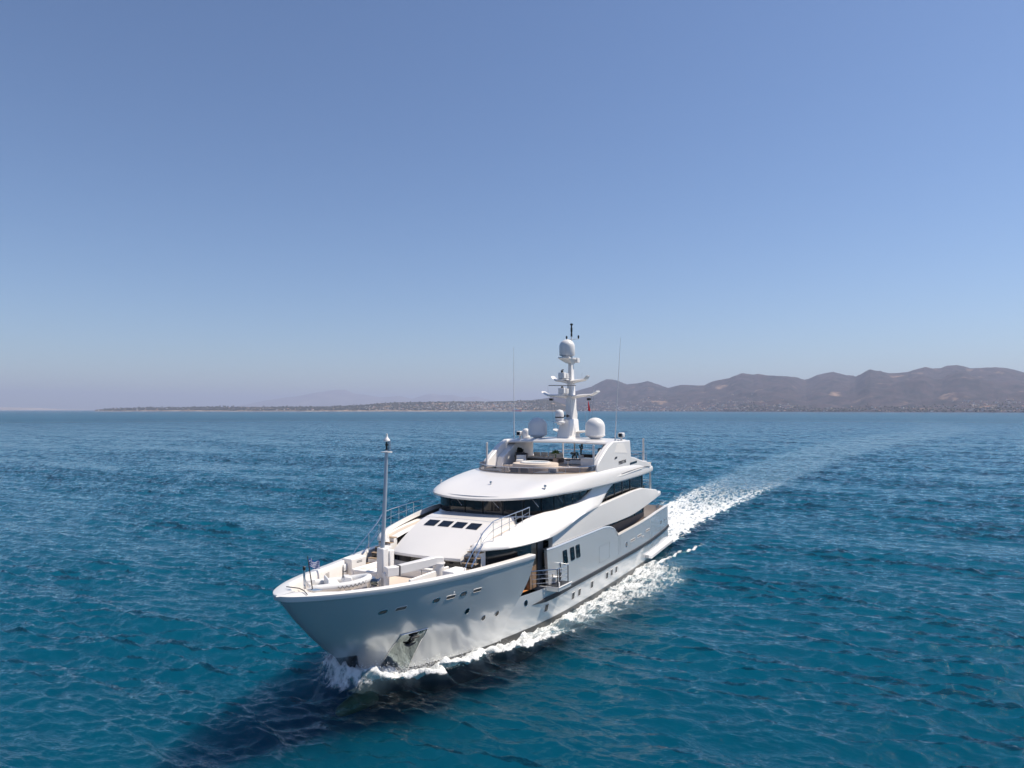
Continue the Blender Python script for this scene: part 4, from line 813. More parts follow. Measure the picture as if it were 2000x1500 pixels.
WCX = [-560, -390, -254, -160, -120, -88, -58, -32, -14, -2, 1]; WCY = [66, 36, 12.5, 3.2, 1.2, .3, -.4, -.6, -.3, 0, 0]; WHW = [19, 19, 16, 11.5, 10, 8.5, 7.2, 5.6, 4.6, 4.4, 4.3]
def sst(a, b, x): t = np.clip((x - a) / (b - a), 0, 1); return t * t * (3 - 2 * t)
def sea_fields(x, y):
    ay = np.abs(y); w = np.interp(x, WLX, WLB); lump = samp(TN, 31.0, x, y)[0]
    f = np.zeros_like(x); h = np.zeros_like(x)
    # bow wave: sharp outer front, broken water inside
    o = np.interp(x, OAX, OAY) + .28 * samp(TN, 31.0, x * .6 + 5, y * .2)[0]; fade = sst(25, 36, x) * (1 - sst(49.25, 49.6, x)); wid = 2.0 + .13 * np.clip(48 - x, 0, 30)
    d = o - ay
    fa = 1.08 * sst(-.05, .25, d) * (1 - sst(wid * .75, wid * 1.5, d)) * fade * (.55 + .5 * sst(33, 40, x)); f = np.maximum(f, fa)
    h += fade * (.55 * np.exp(-((d - .45) / .6) ** 2) + .16 * np.exp(-((d - .4) / 1.3) ** 2)) * (.35 + .65 * sst(35, 44, x))
    nb = (1 - sst(.5, 2.9, np.hypot((x - 47.9) * .85, ay * 1.0))); f = np.maximum(f, nb * 1.15); h += nb * (.62 + .16 * lump)
    h += fa * lump * .06
    # lacy foam drifting back along the side
    o2 = np.interp(x, OBX, OBY) + .5 * samp(TN, 31.0, x * .35, y * .15 + 3)[0]; d2 = o2 - ay; fadeb = sst(3, 14, x) * (1 - sst(36.5, 40, x))
    fb = sst(-.5, .9, d2) * fadeb * (.84 - .34 * np.clip((ay - w) / np.maximum(o2 - w, .5), 0, 1) - .08 * sst(.5, .0, ay - w)) * (x < 48); f = np.maximum(f, fb); h += fb * lump * .05
    # diverging line from the quarter
    yl = 5.15 + (15.5 - x) * .165; fl_ = np.exp(-((ay - yl) / .28) ** 2) * sst(-5, 3, x) * (1 - sst(13.5, 15.5, x)) * .92; f = np.maximum(f, fl_); h += .16 * np.exp(-((ay - yl) / .5) ** 2) * sst(-22, -6, x) * (1 - sst(13, 15.5, x))
    # wake
    c = np.interp(x, WCX, WCY); hw = np.interp(x, WCX, WHW); q = np.abs(y - c) / hw; inw = 1 - sst(.75, 1.12, q + .09 * lump)
    st = np.clip(-x, 0, None); behind = (x < .9)
    fw_ = inw * behind * (.62 * np.exp(-st / 34) + .42 * np.exp(-st / 110) + .26 * np.exp(-st / 350)) * (.92 + .16 * np.exp(-((q - .8) / .25) ** 2)); fw_ = np.minimum(fw_, .84); f = np.maximum(f, fw_)
    h += fw_ * lump * .10
    edge_ = np.exp(-((q - 1.0) / .10) ** 2) * behind * np.exp(-st / 220) * ((y - c) < 0) * .62; f = np.maximum(f, edge_)
    slick = inw * behind * np.exp(-st / 600)
    churn = np.clip(.55 * sst(-1.2, 1.2, d2) * fadeb + .7 * sst(-.3, 1.0, d) * (1 - sst(wid * 1.2, wid * 2.2, d)) * fade + .8 * nb, 0, 1) * (x < 49.6)
    return f, h, slick, churn
ang = list(np.arange(-49, 49.01, .14)); ang = np.radians(np.array(ang + list(np.arange(54, 311, 5.4))))
rr = [9.0, 12, 15, 18]; 
while rr[-1] < 1500: rr.append(rr[-1] * (1.0036 if rr[-1] > 22 else 1.02))
while rr[-1] < 25500: rr.append(rr[-1] * 1.05)
rr = np.array(rr)
Rg, Ag = np.meshgrid(rr, ang, indexing='ij')
sx = CAMP.x + Rg * (np.cos(Ag) * FWD.x + np.sin(Ag) * RGT.x); sy = CAMP.y + Rg * (np.cos(Ag) * FWD.y + np.sin(Ag) * RGT.y)
a_ = samp(TA, 118.0, sx, sy); b_ = samp(TB, 47.0, sx * .966 + sy * .259, sy * .966 - sx * .259)
big = samp(TA, 900.0, sx + 300, sy)[0]
gust = np.clip(1 + .28 * big, .45, 1.6)
f_, h_, slick_, churn_ = sea_fields(sx, sy)
ampA = .10 * gust * (1 - .28 * slick_) * (1 - sst(1100, 1500, Rg)); ampB = .070 * gust * (1 - .35 * slick_) * (1 - sst(220, 420, Rg))
calm = 1 - .5 * np.clip(f_, 0, 1)
z_ = a_[0] * ampA * calm + b_[0] * ampB + h_
sx2 = sx + (a_[1] * ampA * .75 + b_[1] * ampB * .55); sy2 = sy + (a_[2] * ampA * .75 + b_[2] * ampB * .55)
# a few small breaking crests
crest = sst(3.3, 3.8, a_[0] + .5 * b_[0]) * (Rg < 400) * .5
f_ = np.maximum(f_, crest)
nr, na = Rg.shape
verts = np.stack([sx2, sy2, z_], -1).reshape(-1, 3)
I = np.arange(nr - 1)[:, None]; J = np.arange(na)[None, :]; J1 = (J + 1) % na
quads = np.stack([I * na + J, I * na + J1, (I + 1) * na + J1, (I + 1) * na + J], -1).reshape(-1, 4)
verts = np.vstack([verts, [[CAMP.x, CAMP.y, 0]]]); nv = len(verts)
me = bpy.data.meshes.new('sea'); nq = len(quads); nt_ = na
me.vertices.add(nv); me.vertices.foreach_set('co', verts.astype(np.float32).ravel())
tri = np.stack([np.full(na, nv - 1), (np.arange(na) + 1) % na, np.arange(na)], -1)
loops = np.concatenate([quads.ravel(), tri.ravel()]); me.loops.add(len(loops)); me.loops.foreach_set('vertex_index', loops.astype(np.int32))
ls = np.concatenate([np.arange(nq) * 4, nq * 4 + np.arange(nt_) * 3]); me.polygons.add(nq + nt_); me.polygons.foreach_set('loop_start', ls.astype(np.int32))
me.polygons.foreach_set('use_smooth', np.ones(nq + nt_, bool)); me.update(calc_edges=True); me.validate()
chop_ = np.interp(Rg, [30, 80, 200, 500, 1200], [.03, .04, .07, .17, .33])      # facets finer than the mesh: rougher where the mesh is coarser
for nm, arr in (('foam', f_), ('slick', np.maximum(slick_, churn_ * 1.3)), ('chop', chop_)):
    at = me.attributes.new(nm, 'FLOAT', 'POINT'); at.data.foreach_set('value', np.append(arr.ravel(), 0).astype(np.float32))
sea = bpy.data.objects.new('sea', me); COL.objects.link(sea); struct(sea)
def N(nt, t, **kw):
    n = nt.nodes.new(t)
    for k, v in kw.items():
        if k in n.inputs: n.inputs[k].default_value = v
        else: setattr(n, k, v)
    return n
sm = bpy.data.materials.new('sea_water'); sm.use_nodes = True; nt = sm.node_tree; nt.nodes.clear(); LK = nt.links.new
geo = N(nt, 'ShaderNodeNewGeometry'); pos = geo.outputs['Position']
def attr(nm): n = N(nt, 'ShaderNodeAttribute'); n.attribute_name = nm; return n.outputs['Fac']
def noise(scale, detail=5, vec=None, rough=.6, stretch=None):
    n = N(nt, 'ShaderNodeTexNoise'); n.inputs['Scale'].default_value = scale; n.inputs['Detail'].default_value = detail; n.inputs['Roughness'].default_value = rough
    src = vec or pos
    if stretch:
        mp = N(nt, 'ShaderNodeMapping'); mp.inputs['Scale'].default_value = stretch[:3]; mp.inputs['Rotation'].default_value = (0, 0, stretch[3]); LK(src, mp.inputs['Vector']); src = mp.outputs[0]
    LK(src, n.inputs['Vector']); return n.outputs['Fac']
def math_(op, a, b=None, c=None):
    n = N(nt, 'ShaderNodeMath'); n.operation = op
    for i, v in enumerate((a, b, c)):
        if v is None: continue
        if isinstance(v, (int, float)): n.inputs[i].default_value = v
        else: LK(v, n.inputs[i])
    return n.outputs[0]
chopA = attr('chop')
wang = math.atan2((RGT * .5 + FWD * .866).y, (RGT * .5 + FWD * .866).x)
r1 = noise(1.5, 4, stretch=(1.0, .30, 1.0, -wang)); r2 = noise(5.5, 4, stretch=(1.0, .40, 1.0, -wang + .2)); r3 = noise(.33, 3, stretch=(1.0, .4, 1.0, -wang - .2))
hsum = math_('ADD', math_('ADD', math_('MULTIPLY', r1, .22), math_('MULTIPLY', r2, .045)), math_('MULTIPLY', r3, .30))
bp = N(nt, 'ShaderNodeBump'); bp.inputs['Strength'].default_value = 1.0; bp.inputs['Distance'].default_value = 1.0; LK(hsum, bp.inputs['Height'])
def slope(scale, amt, st):
    n = N(nt, 'ShaderNodeTexNoise'); n.inputs['Scale'].default_value = scale; n.inputs['Detail'].default_value = 3; n.inputs['Roughness'].default_value = .6
    mp = N(nt, 'ShaderNodeMapping'); mp.inputs['Scale'].default_value = (1, st, 1); mp.inputs['Rotation'].default_value = (0, 0, -wang + .15); LK(pos, mp.inputs['Vector']); LK(mp.outputs[0], n.inputs['Vector'])
    s_ = N(nt, 'ShaderNodeVectorMath'); s_.operation = 'SUBTRACT'; s_.inputs[1].default_value = (.5, .5, .5); LK(n.outputs['Color'], s_.inputs[0])
    m_ = N(nt, 'ShaderNodeVectorMath'); m_.operation = 'MULTIPLY'; m_.inputs[1].default_value = (amt, amt, 0); LK(s_.outputs[0], m_.inputs[0]); k_ = N(nt, 'ShaderNodeVectorMath'); k_.operation = 'SCALE'; LK(m_.outputs[0], k_.inputs[0]); LK(math_('MULTIPLY_ADD', chopA, 3.4, .05), k_.inputs['Scale']); return k_.outputs[0]
def vadd(a, b2): n = N(nt, 'ShaderNodeVectorMath'); n.operation = 'ADD'; LK(a, n.inputs[0]); LK(b2, n.inputs[1]); return n.outputs[0]
nrm = N(nt, 'ShaderNodeVectorMath'); nrm.operation = 'NORMALIZE'; LK(vadd(vadd(bp.outputs[0], slope(1.9, .85, .45)), slope(6.5, .55, .6)), nrm.inputs[0])
wt = N(nt, 'ShaderNodeBsdfPrincipled'); LK(attr('chop'), wt.inputs['Roughness']); wt.inputs['IOR'].default_value = 1.333
LK(nrm.outputs[0], wt.inputs['Normal'])
wt.inputs['Base Color'].default_value = (0, 0, 0, 1); wt.inputs['Specular Tint'].default_value = (.72, .90, 1.0, 1); wt.inputs['Specular IOR Level'].default_value = .50
tr_ = N(nt, 'ShaderNodeBsdfTransparent'); tr_.inputs['Color'].default_value = (.62, .93, .96, 1)
cl_ = N(nt, 'ShaderNodeMixShader'); slk = N(nt, 'ShaderNodeBsdfDiffuse'); slk.inputs['Color'].default_value = (.26, .42, .52, 1)      # air bubbles left in the wake
LK(math_('MULTIPLY', attr('slick'), SLICK), cl_.inputs[0]); LK(tr_.outputs[0], cl_.inputs[1]); LK(slk.outputs[0], cl_.inputs[2])
wat = N(nt, 'ShaderNodeAddShader'); frs = N(nt, 'ShaderNodeFresnel'); frs.inputs['IOR'].default_value = 1.333; LK(nrm.outputs[0], frs.inputs['Normal']); blk = N(nt, 'ShaderNodeBsdfTransparent'); blk.inputs['Color'].default_value = (0, 0, 0, 1)
fmx = N(nt, 'ShaderNodeMixShader'); LK(math_('MINIMUM', frs.outputs[0], .55), fmx.inputs[0]); LK(cl_.outputs[0], fmx.inputs[1]); LK(blk.outputs[0], fmx.inputs[2]); LK(wt.outputs[0], wat.inputs[0]); LK(fmx.outputs[0], wat.inputs[1])
fo = N(nt, 'ShaderNodeBsdfPrincipled'); fo.inputs['Base Color'].default_value = (.82, .85, .87, 1); fo.inputs['Roughness'].default_value = .8; fo.inputs['Specular IOR Level'].default_value = .2
fb2 = N(nt, 'ShaderNodeBump'); fb2.inputs['Strength'].default_value = .8; fb2.inputs['Distance'].default_value = .25; LK(noise(3.2, 6, rough=.7), fb2.inputs['Height']); LK(fb2.outputs[0], fo.inputs['Normal'])
# lace: ridged noise gives veins and holes, drawn out along the track of the ship
n1 = noise(.62, 8, rough=.66, stretch=(.42, 1.5, 1, .05)); n2 = noise(3.6, 7, rough=.7, stretch=(.7, 1.2, 1, .2))
vein = math_('SUBTRACT', 1.0, math_('MULTIPLY', math_('ABSOLUTE', math_('SUBTRACT', n1, .5)), 5.0))
nn = math_('ADD', math_('MULTIPLY', vein, .46), math_('MULTIPLY', n2, .80))
fac = math_('ADD', attr('foam'), math_('SUBTRACT', nn, 1.28))
mr = N(nt, 'ShaderNodeMapRange'); mr.interpolation_type = 'SMOOTHSTEP'; mr.inputs['From Min'].default_value = -.04; mr.inputs['From Max'].default_value = .40; LK(fac, mr.inputs['Value'])
gate = N(nt, 'ShaderNodeMapRange'); gate.inputs['From Min'].default_value = .02; gate.inputs['From Max'].default_value = .12; LK(attr('foam'), gate.inputs['Value'])
mxs = N(nt, 'ShaderNodeMixShader'); LK(math_('MULTIPLY', mr.outputs[0], gate.outputs[0]), mxs.inputs[0]); LK(wat.outputs[0], mxs.inputs[1]); LK(fo.outputs[0], mxs.inputs[2])
om = N(nt, 'ShaderNodeOutputMaterial'); LK(mxs.outputs[0], om.inputs['Surface']); me.materials.append(sm)
# the body of deep water under the surface: light scatters over metres, so shadows on it are soft
dm = bpy.data.materials.new('deep_water'); dm.use_nodes = True; d_ = dm.node_tree.nodes['Principled BSDF']
d_.inputs['Base Color'].default_value = (*DEEP, 1); d_.inputs['Specular IOR Level'].default_value = 0.0; d_.inputs['Roughness'].default_value = 1.0
d_.inputs['Subsurface Weight'].default_value = 1.0; d_.inputs['Subsurface Radius'].default_value = (1.0, 1.0, 1.0); d_.inputs['Subsurface Scale'].default_value = 36.0
b = MB(); R_ = [1, 60, 200, 800, 3000, 25400]
b.grid([[(CAMP.x - 30 + r * math.cos(a), CAMP.y - 20 + r * math.sin(a), -1.95) for a in [2 * math.pi * k / 48 for k in range(48)]] for r in R_], cv=True, capu=False)
b.add([(CAMP.x - 30 + math.cos(a), CAMP.y - 20 + math.sin(a), -1.95) for a in [2 * math.pi * k / 48 for k in range(48)]], [tuple(range(48))])
struct(b.build('deep_water', dm, None, smooth=0))
# spray thrown up at the stem
M['spray'] = mat('spray_white', (.86, .88, .9), .6)
b = MB(); g = np.random.default_rng(21)
for k in range(9000):
    t = g.beta(1.1, 1.6); sgn = 1 if g.random() < .62 else -1
    x = 49.0 - t * 10; o = max(0, ip(x, OAX, OAY)); wv = max(0, ip(x, WLX, WLB)); y = sgn * (wv + (o - wv) * min(1.0, g.beta(2.5, 1.3)) + g.normal() * .10); hgt = (1.25 * math.exp(-t * 4.0) + .28) * (1 if t < .8 else .5)
    z = .22 + hgt * g.beta(1.1, 2.6) + .2; s = g.uniform(.008, .028) * (1.2 - .5 * t)
    d = [Vector(g.normal(size=3)).normalized() * s for _ in range(3)]; p = Vector((x, y, z)); b.add([p + d[0], p + d[1], p + d[2], p - d[0] - d[1] * .3], [(0, 1, 2), (0, 2, 3), (0, 3, 1), (1, 3, 2)])
sp_ = b.build('spray', M['spray'], None, smooth=0, recalc=False); struct(sp_, 'stuff')
# ------------------------------------------------------------------ far coast
def far(px, d, z=0.0):
    p = CAMP + FWD * d + RGT * ((px - 1000) / FPX * d); return Vector((p.x, p.y, z))
def zat(py, d): return CAMP.z + (800 - py) / FPX * d
from mathutils import noise as mnoise
def fbm(x, y, s, o=5):
    return mnoise.fractal(Vector((x / s, y / s, 3.7)), .9, 2.0, o)
def land_mat(name, a, bcol, ccol, s1, s2, patch):
    m = bpy.data.materials.new(name); m.use_nodes = True; nt = m.node_tree; p = nt.nodes['Principled BSDF']; p.inputs['Roughness'].default_value = .95; p.inputs['Specular IOR Level'].default_value = .1
    g = nt.nodes.new('ShaderNodeNewGeometry')
    def nz(s, d):
        n = nt.nodes.new('ShaderNodeTexNoise'); n.inputs['Scale'].default_value = s; n.inputs['Detail'].default_value = d; n.inputs['Roughness'].default_value = .65; nt.links.new(g.outputs['Position'], n.inputs['Vector']); return n.outputs['Fac']
    def ramp(f, lo, hi):
        r = nt.nodes.new('ShaderNodeMapRange'); r.inputs['From Min'].default_value = lo; r.inputs['From Max'].default_value = hi; nt.links.new(f, r.inputs['Value']); return r.outputs[0]
    def mixc(f, A, B):
        x = nt.nodes.new('ShaderNodeMix'); x.data_type = 'RGBA'
        for s, v in (('A', A), ('B', B)):
            if isinstance(v, tuple): x.inputs[s].default_value = (*v, 1)
            else: nt.links.new(v, x.inputs[s])
        nt.links.new(f, x.inputs['Factor']); return x.outputs['Result']
    c = mixc(ramp(nz(s1, 6), .40, .62), a, bcol); c = mixc(ramp(nz(s2, 4), *patch), c, ccol); nt.links.new(c, p.inputs['Base Color']); return m
M['scrub'] = land_mat('scrub_hillside', (.060, .042, .044), (.012, .017, .018), (.30, .20, .14), .010, .0030, (.61, .70))
M['shore'] = land_mat('low_shore', (.05, .045, .03), (.018, .022, .012), (.40, .27, .18), .02, .006, (.58, .66))
M['rock'] = land_mat('shore_rock', (.52, .37, .25), (.26, .18, .13), (.62, .48, .36), .03, .01, (.5, .6))
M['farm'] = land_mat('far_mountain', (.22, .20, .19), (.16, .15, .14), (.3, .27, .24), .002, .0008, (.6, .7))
SKY = [(1040, 781), (1060, 779), (1090, 774), (1125, 763.5), (1155, 756), (1175, 744.5), (1185, 741), (1195, 741.5), (1210, 744.5), (1225, 750.5), (1245, 749), (1255, 746.5), (1265, 745), (1285, 750.5), (1305, 757.5), (1317, 754.5), (1330, 752), (1375, 752.5), (1390, 745.5), (1410, 742), (1425, 739), (1450, 729), (1472, 732), (1480, 730), (1500, 733), (1525, 734), (1557, 738), (1567, 741.5), (1580, 739), (1595, 732.5), (1612, 729), (1627, 726), (1650, 731), (1672, 735.5), (1685, 729), (1700, 722.5), (1715, 726), (1740, 729), (1775, 726), (1807, 718), (1825, 721), (1840, 719), (1852, 715), (1870, 713.5), (1885, 716), (1897, 720), (1925, 719), (1957, 718), (1982, 722), (2000, 727), (2050, 735), (2120, 728), (2250, 742), (2400, 752), (2550, 770)]
CO = [(1000, 7200), (1060, 7000), (1230, 6300), (1400, 5300), (1600, 4400), (2000, 3600), (2550, 3000)]
skx, sky_ = zip(*SKY); cox, cod = zip(*CO)
PX = np.arange(1040, 2551, 2.5); VN = 64
def ridge_d(px): return ip(px, cox, cod) + 2600 + 700 * ip(px, [1540, 1575, 1660, 1690, 1780, 1850, 2000, 2100], [0, 1, 1, .2, .4, 1, 1, .4])
def hill_z(px, v):
    c = ip(px, cox, cod); d = c + (ridge_d(px) - c) * v; zr = zat(ip(px, skx, sky_), ridge_d(px)); p = far(px, d)
    prof = (.16 * min(1, v / .35) + .84 * max(0, (v - .22) / .78) ** 1.35) if v <= 1 else 1 - (v - 1) * 1.6
    n = fbm(p.x, p.y, 900) * .20 * math.sin(math.pi * min(1, v)) + fbm(p.x, p.y, 240) * .07 * min(1, v * 3) * (1.0 if v < .97 else .35)
    spur = abs(fbm(p.x + 500, p.y, 1500, 3)) * -.14 * math.sin(math.pi * min(1, v))
    return p, max(-2, 1.5 * (1 if v > 0 else 0) + zr * (prof + n + spur)) if v > 0 else -2.0
rows = []
for px in PX:
    r = []
    for v in list(np.linspace(0, 1, VN)) + [1.12, 1.3]:
        p, z = hill_z(px, v); r.append((p.x, p.y, z))
    rows.append(r)
o = MB().grid(rows).build('hills', M['scrub'], None, smooth=80, recalc=False); struct(o)
# low peninsula with rocky shore
PEN = [(186, 800.6), (200, 799), (215, 798.2), (250, 797.3), (300, 796.3), (400, 795), (500, 795), (560, 794.6), (640, 794), (700, 791.5), (740, 788), (770, 786), (830, 785), (900, 784), (950, 784.5), (1000, 783), (1045, 781.5), (1075, 781), (1110, 792)]
PEC = [(186, 6300), (300, 6200), (600, 6000), (900, 6000), (1110, 5800)]
pex, pey = zip(*PEN); pcx, pcd = zip(*PEC); rows = []; rows2 = []
def pen_z(px, v):
    c = ip(px, pcx, pcd); d = c + 700 * v; p = far(px, d); zr = max(2.0, zat(ip(px, pex, pey), c + 700)); cl = min(zr * .5, 7 + 5 * fbm(p.x, p.y, 300))
    return p, (cl + (zr - cl) * v ** .8 + 2.0 * fbm(p.x, p.y, 120)) * (1 if v <= 1 else .4)
for px in np.arange(186, 1111, 2.0):
    r = []
    for v in (0.0, .012, .1, .25, .45, .7, 1.0, 1.3):
        p, z = pen_z(px, v); r.append((p.x, p.y, z if v > 0 else -2))
    rows.append(r[1:]); rows2.append([r[0], (r[1][0], r[1][1], r[1][2] - .2)])
o = MB().grid(rows).build('peninsula', M['shore'], None, smooth=80, recalc=False); struct(o)
o = MB().grid(rows2).build('cliff_shore', M['rock'], None, smooth=0, recalc=False); struct(o)
# faint mountains beyond, pale coast to the far west
FM = [(430, 799), (480, 790), (520, 782), (545, 778), (560, 776), (575, 775), (610, 768), (640, 763), (665, 761), (675, 761.5), (690, 768), (720, 772), (745, 776), (780, 773), (805, 779), (830, 771), (845, 768), (860, 772), (885, 771), (905, 777), (930, 774), (955, 781), (1010, 790)]
fx, fy = zip(*FM); rows = []
FD = 22500
for px in np.arange(430, 1011, 3.0):
    r = []
    for v in (0, .2, .4, .6, .8, 1, 1.2): d = FD + 2500 * v; p = far(px, d); r.append((p.x, p.y, max(0, zat(ip(px, fx, fy), FD + 2500)) * (v ** .8 if v <= 1 else .7) * (1 + .1 * fbm(p.x, p.y, 1500) * (v < 1))))
    rows.append(r)
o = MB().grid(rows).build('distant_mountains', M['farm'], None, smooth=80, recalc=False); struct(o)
rows = []
for px in np.arange(-260, 190, 5.0):
    k = ip(px, [-260, -100, 20, 80, 120, 185], [.8, 1, 1, .75, .35, .1]); rows.append([(far(px, 15000 + 900 * v).x, far(px, 15000 + 900 * v).y, (58 * v ** .7 * k + 4 * fbm(px, v * 50, 20)) if v > 0 else -2) for v in (0, .15, .5, 1, 1.3)])
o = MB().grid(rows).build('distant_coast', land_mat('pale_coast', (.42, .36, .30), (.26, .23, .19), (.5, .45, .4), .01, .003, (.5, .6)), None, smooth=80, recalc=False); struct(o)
# houses: individuals where they show, the rest as one mass
HW = [mat('house_white', (.72, .70, .66), .8), mat('house_cream', (.62, .50, .38), .8), mat('house_pink', (.56, .40, .32), .8)]
HR = mat('terracotta_roof', (.36, .16, .10), .8); HWIN = mat('house_window_dark', (.05, .05, .06), .4)
def house_mesh(w, d, h, roof, wall):
    b = MB(); b.box(-w, w, -d, d, -4, h)
    for i in range(3):
        for k in range(max(1, int(h / 3.2))):
            x = -w * .6 + i * w * .6
            b.box(x - .6, x + .6, -d - .06, -d + .1, .9 + k * 3.0, 2.3 + k * 3.0, mi=2)
    if roof: b.grid([[(-w - .4, -d - .4, h), (-w - .4, 0, h + d * .5), (-w - .4, d + .4, h)], [(w + .4, -d - .4, h), (w + .4, 0, h + d * .5), (w + .4, d + .4, h)]], mi=1); b.add([(-w, -d, h), (-w, 0, h + d * .45), (-w, d, h), (w, -d, h), (w, 0, h + d * .45), (w, d, h)], [(0, 1, 2), (3, 5, 4)])
    else: b.box(-w * .4, w * .3, -d * .4, d * .5, h, h + 2.2); b.box(-w - .15, w + .15, -d - .15, d + .15, h, h + .5)
    return b, [wall, HR, HWIN]
g = np.random.default_rng(5)
PROTO = []
for wall in range(3):
    for roof in (False, True):
        for w, d, h in ((7, 5, 6.5), (10, 6, 9)):
            b, ms = house_mesh(w, d, h, roof, HW[wall]); o = b.build('far_house', ms, None, smooth=0); PROTO.append((o, wall, roof, w))
HC = {0: 'white', 1: 'cream', 2: 'pinkish'}
mass = MB(); used = set(); nh = 0
yaw0 = math.atan2(FWD.y, FWD.x) - math.pi / 2
def put_house(px, p, z, zone, single):
    global nh
    k = int(g.integers(len(PROTO))); src, wall, roof, w = PROTO[k]; s = float(g.uniform(.5, 1.0)); rz = yaw0 + float(g.uniform(-.7, .7))
    if single:
        o = src if k not in used else src.copy()
        if k in used: COL.objects.link(o)
        used.add(k); o.location = (p.x, p.y, z); o.rotation_euler = (0, 0, rz); o.scale = (s, s, s)
        tag(o, f'tiny {HC[wall]} {"house with terracotta roof" if roof else "flat-roofed house"} {zone}', 'house', f'{HC[wall]} {"tiled" if roof else "flat-roofed"} houses {zone}'); nh += 1
    else:
        w_, d_, h_ = 6.5 * s, 5 * s, 6.5 * s; c, s_ = math.cos(rz), math.sin(rz); q = [(-w_, -d_), (w_, -d_), (w_, d_), (-w_, d_)]
        mass.add([(p.x + a * c - bb * s_, p.y + a * s_ + bb * c, z + zz) for zz in (-3, h_) for a, bb in q], [(0, 1, 5, 4), (1, 2, 6, 5), (2, 3, 7, 6), (3, 0, 4, 7), (4, 5, 6, 7)], mi=wall)
singles = 0
for k in range(2600):
    t = g.random()
    if t < .62:                                            # foot of the hills
        px = float(np.clip(g.choice([g.normal(1230, 90), g.normal(1420, 70), g.normal(1930, 45), g.uniform(1080, 2100)], p=[.42, .22, .12, .24]), 1062, 2300)); v = float(g.beta(1.0, 2.6)) * (.62 if px < 1500 else .42) + .012
        p, z = hill_z(px, v); zone = 'at the foot of the hills' if v < .10 else 'on the hillside'
        near = ip(px, cox, cod) < 6800
        put_house(px, p, z, zone, (near and singles < 160)); singles += near
    else:                                                  # town and villas on the peninsula
        px = float(np.clip(g.choice([g.normal(960, 55), g.uniform(700, 1070), g.uniform(215, 700)], p=[.60, .34, .06]), 205, 1085)); v = float(g.beta(1.0, 1.9)) * .95 + .02; p, z = pen_z(px, v)
        zone = 'in the harbour town' if px > 860 else 'on the low headland'
        put_house(px, p, z, zone, (nh < 270 and (px < 860 or g.random() < .35)))
for k, (src, wall, roof, w) in enumerate(PROTO):
    if k not in used: bpy.data.objects.remove(src)
o = mass.build('hillside_town', HW, None, smooth=0, recalc=False); struct(o, 'stuff')
o = MB().lathe((0, 0, 0), [(3, 0), (2.4, 9), (3, 9.2), (3, 9.8), (1.4, 10), (1.4, 12), (.1, 13.5)], 10).build('lighthouse', HW[0], None); o.location = far(193, 6290, 1.5); tag(o, 'small white lighthouse at the tip of the low headland', 'lighthouse')
# woods and bushes on the headland and hill foot: a far mass; taller single trees along the skyline
tm = mat('far_foliage', (.018, .026, .012), .9, var=.4, vscale=.05)
b = MB(); g = np.random.default_rng(17)
def blob(b, p, r, h, seed):
    gg = np.random.default_rng(seed); rows = []
    for i in range(4):
        ph = i / 3; rr_ = r * math.sin(math.pi * (.12 + .83 * ph)) ; rows.append([(p.x + rr_ * gg.uniform(.65, 1.25) * math.cos(a), p.y + rr_ * gg.uniform(.65, 1.25) * math.sin(a), p.z + h * ph * gg.uniform(.9, 1.1)) for a in [2 * math.pi * j / 6 for j in range(6)]])
    b.grid(rows, cv=True, capu=True)
for k in range(2600):
    if k < 1500:
        px = float(g.uniform(205, 1060)); v = float(g.choice([g.uniform(.03, .3), g.uniform(.5, 1.0)])); p, z = pen_z(px, v)
        if px > 860 and g.random() < .5: continue
    else:
        px = float(g.uniform(1060, 2250)); v = float(g.beta(1, 5)) * .5 + .008; p, z = hill_z(px, v)
    p.z = z - 1; blob(b, p, float(g.uniform(4, 9)), float(g.uniform(6, 12)), k)
o = b.build('coastal_wood', tm, None, smooth=60, recalc=False); struct(o, 'stuff')
def tree_proto(name, kind, seed):
    t = empty(name); MB().tube([(0, 0, 0), (.1, 0, 4), (.2, .1, 8)], [.5, .4, .2], 6).build('trunk', M['wood'], t)
    b = MB(); gg = np.random.default_rng(seed)
    for _ in range(9):
        a = gg.uniform(0, 6.3); q = gg.uniform(0, 1)
        if kind == 'pine': blob(b, Vector((4.5 * q * math.cos(a), 4.5 * q * math.sin(a), gg.uniform(6, 10))), gg.uniform(2.2, 3.6), gg.uniform(3, 5), int(gg.integers(9999)))
        else: blob(b, Vector((.6 * q * math.cos(a), .6 * q * math.sin(a), gg.uniform(1, 11))), gg.uniform(1.2, 2.0), gg.uniform(4, 6), int(gg.integers(9999)))
    b.build('crown', tm, t, smooth=60, recalc=False); return t
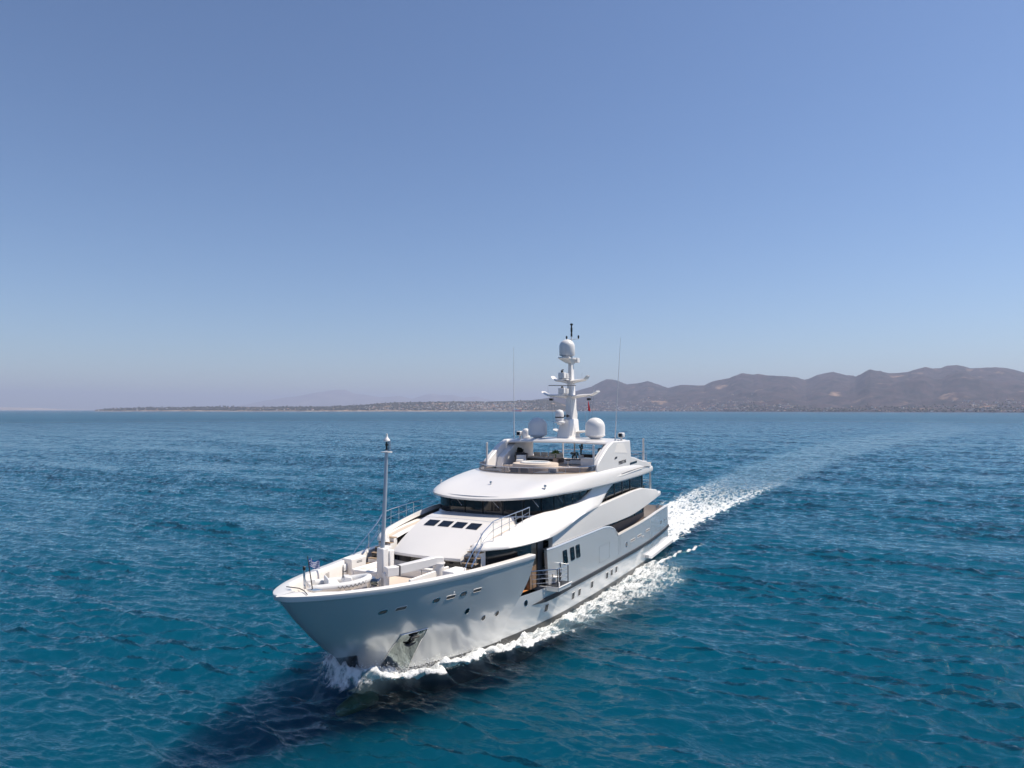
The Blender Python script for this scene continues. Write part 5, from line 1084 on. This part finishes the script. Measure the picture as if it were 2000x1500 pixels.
def copy_tree(t):
    r = t.copy(); COL.objects.link(r)
    for c in t.children: d = c.copy(); COL.objects.link(d); d.parent = r
    return r
for kind, lab, n in (('pine', 'dark broad pine rising above the woods on the low headland', 46), ('cypress', 'dark slender cypress rising above the woods on the low headland', 16)):
    t0 = tree_proto(kind + '_tree', kind, 3 + n)
    for k in range(n):
        t = t0 if k == 0 else copy_tree(t0); px = float(g.choice([g.normal(295, 14), g.normal(420, 25), g.normal(560, 30), g.normal(690, 30), g.uniform(230, 840)])); v = float(g.uniform(.55, 1.0)); p, z = pen_z(px, v); s = float(g.uniform(.8, 1.35))
        t.location = (p.x, p.y, z - 1.5); t.scale = (s, s, s); t.rotation_euler = (0, 0, float(g.uniform(0, 6))); tag(t, lab, 'tree', kind + ' trees on the headland')
# ferry in the harbour
fe = empty('ferry', far(1009, 5700, 0), yaw0 + .15); tag(fe, 'red hulled ferry with white and teal upper works in the harbour', 'ferry')
MB().prism([(-34, -7, 0), (30, -7, 0), (42, 0, 0), (30, 7, 0), (-34, 7, 0)], (0, 0, 9)).build('ferry_hull', M['red'], fe); MB().box(-30, 18, -6, 6, 9, 17).build('deckhouse', HW[0], fe); MB().box(-14, 6, -4, 4, 17, 22).build('bridge', mat('ferry_teal', (.08, .30, .36), .6), fe); MB().lathe((-20, 0, 17), [(3, 0), (2.4, 8)], 10).build('funnel', M['blue'], fe)
# ------------------------------------------------------------------ haze over the whole bay
hb = MB(); S_ = 27000; hb.box(CAMP.x - S_, CAMP.x + S_, CAMP.y - S_, CAMP.y + S_, -3.2, 640)
hm = bpy.data.materials.new('haze_air'); hm.use_nodes = True; nt = hm.node_tree; nt.nodes.clear()
pv = nt.nodes.new('ShaderNodeVolumePrincipled'); pv.inputs['Color'].default_value = (.64, .725, .98, 1); pv.inputs['Density'].default_value = 7.8e-5; pv.inputs['Anisotropy'].default_value = .1
ho = nt.nodes.new('ShaderNodeOutputMaterial'); nt.links.new(pv.outputs[0], ho.inputs['Volume'])
HAZE = True
hz = hb.build('haze', hm, None, smooth=0); struct(hz, 'stuff')
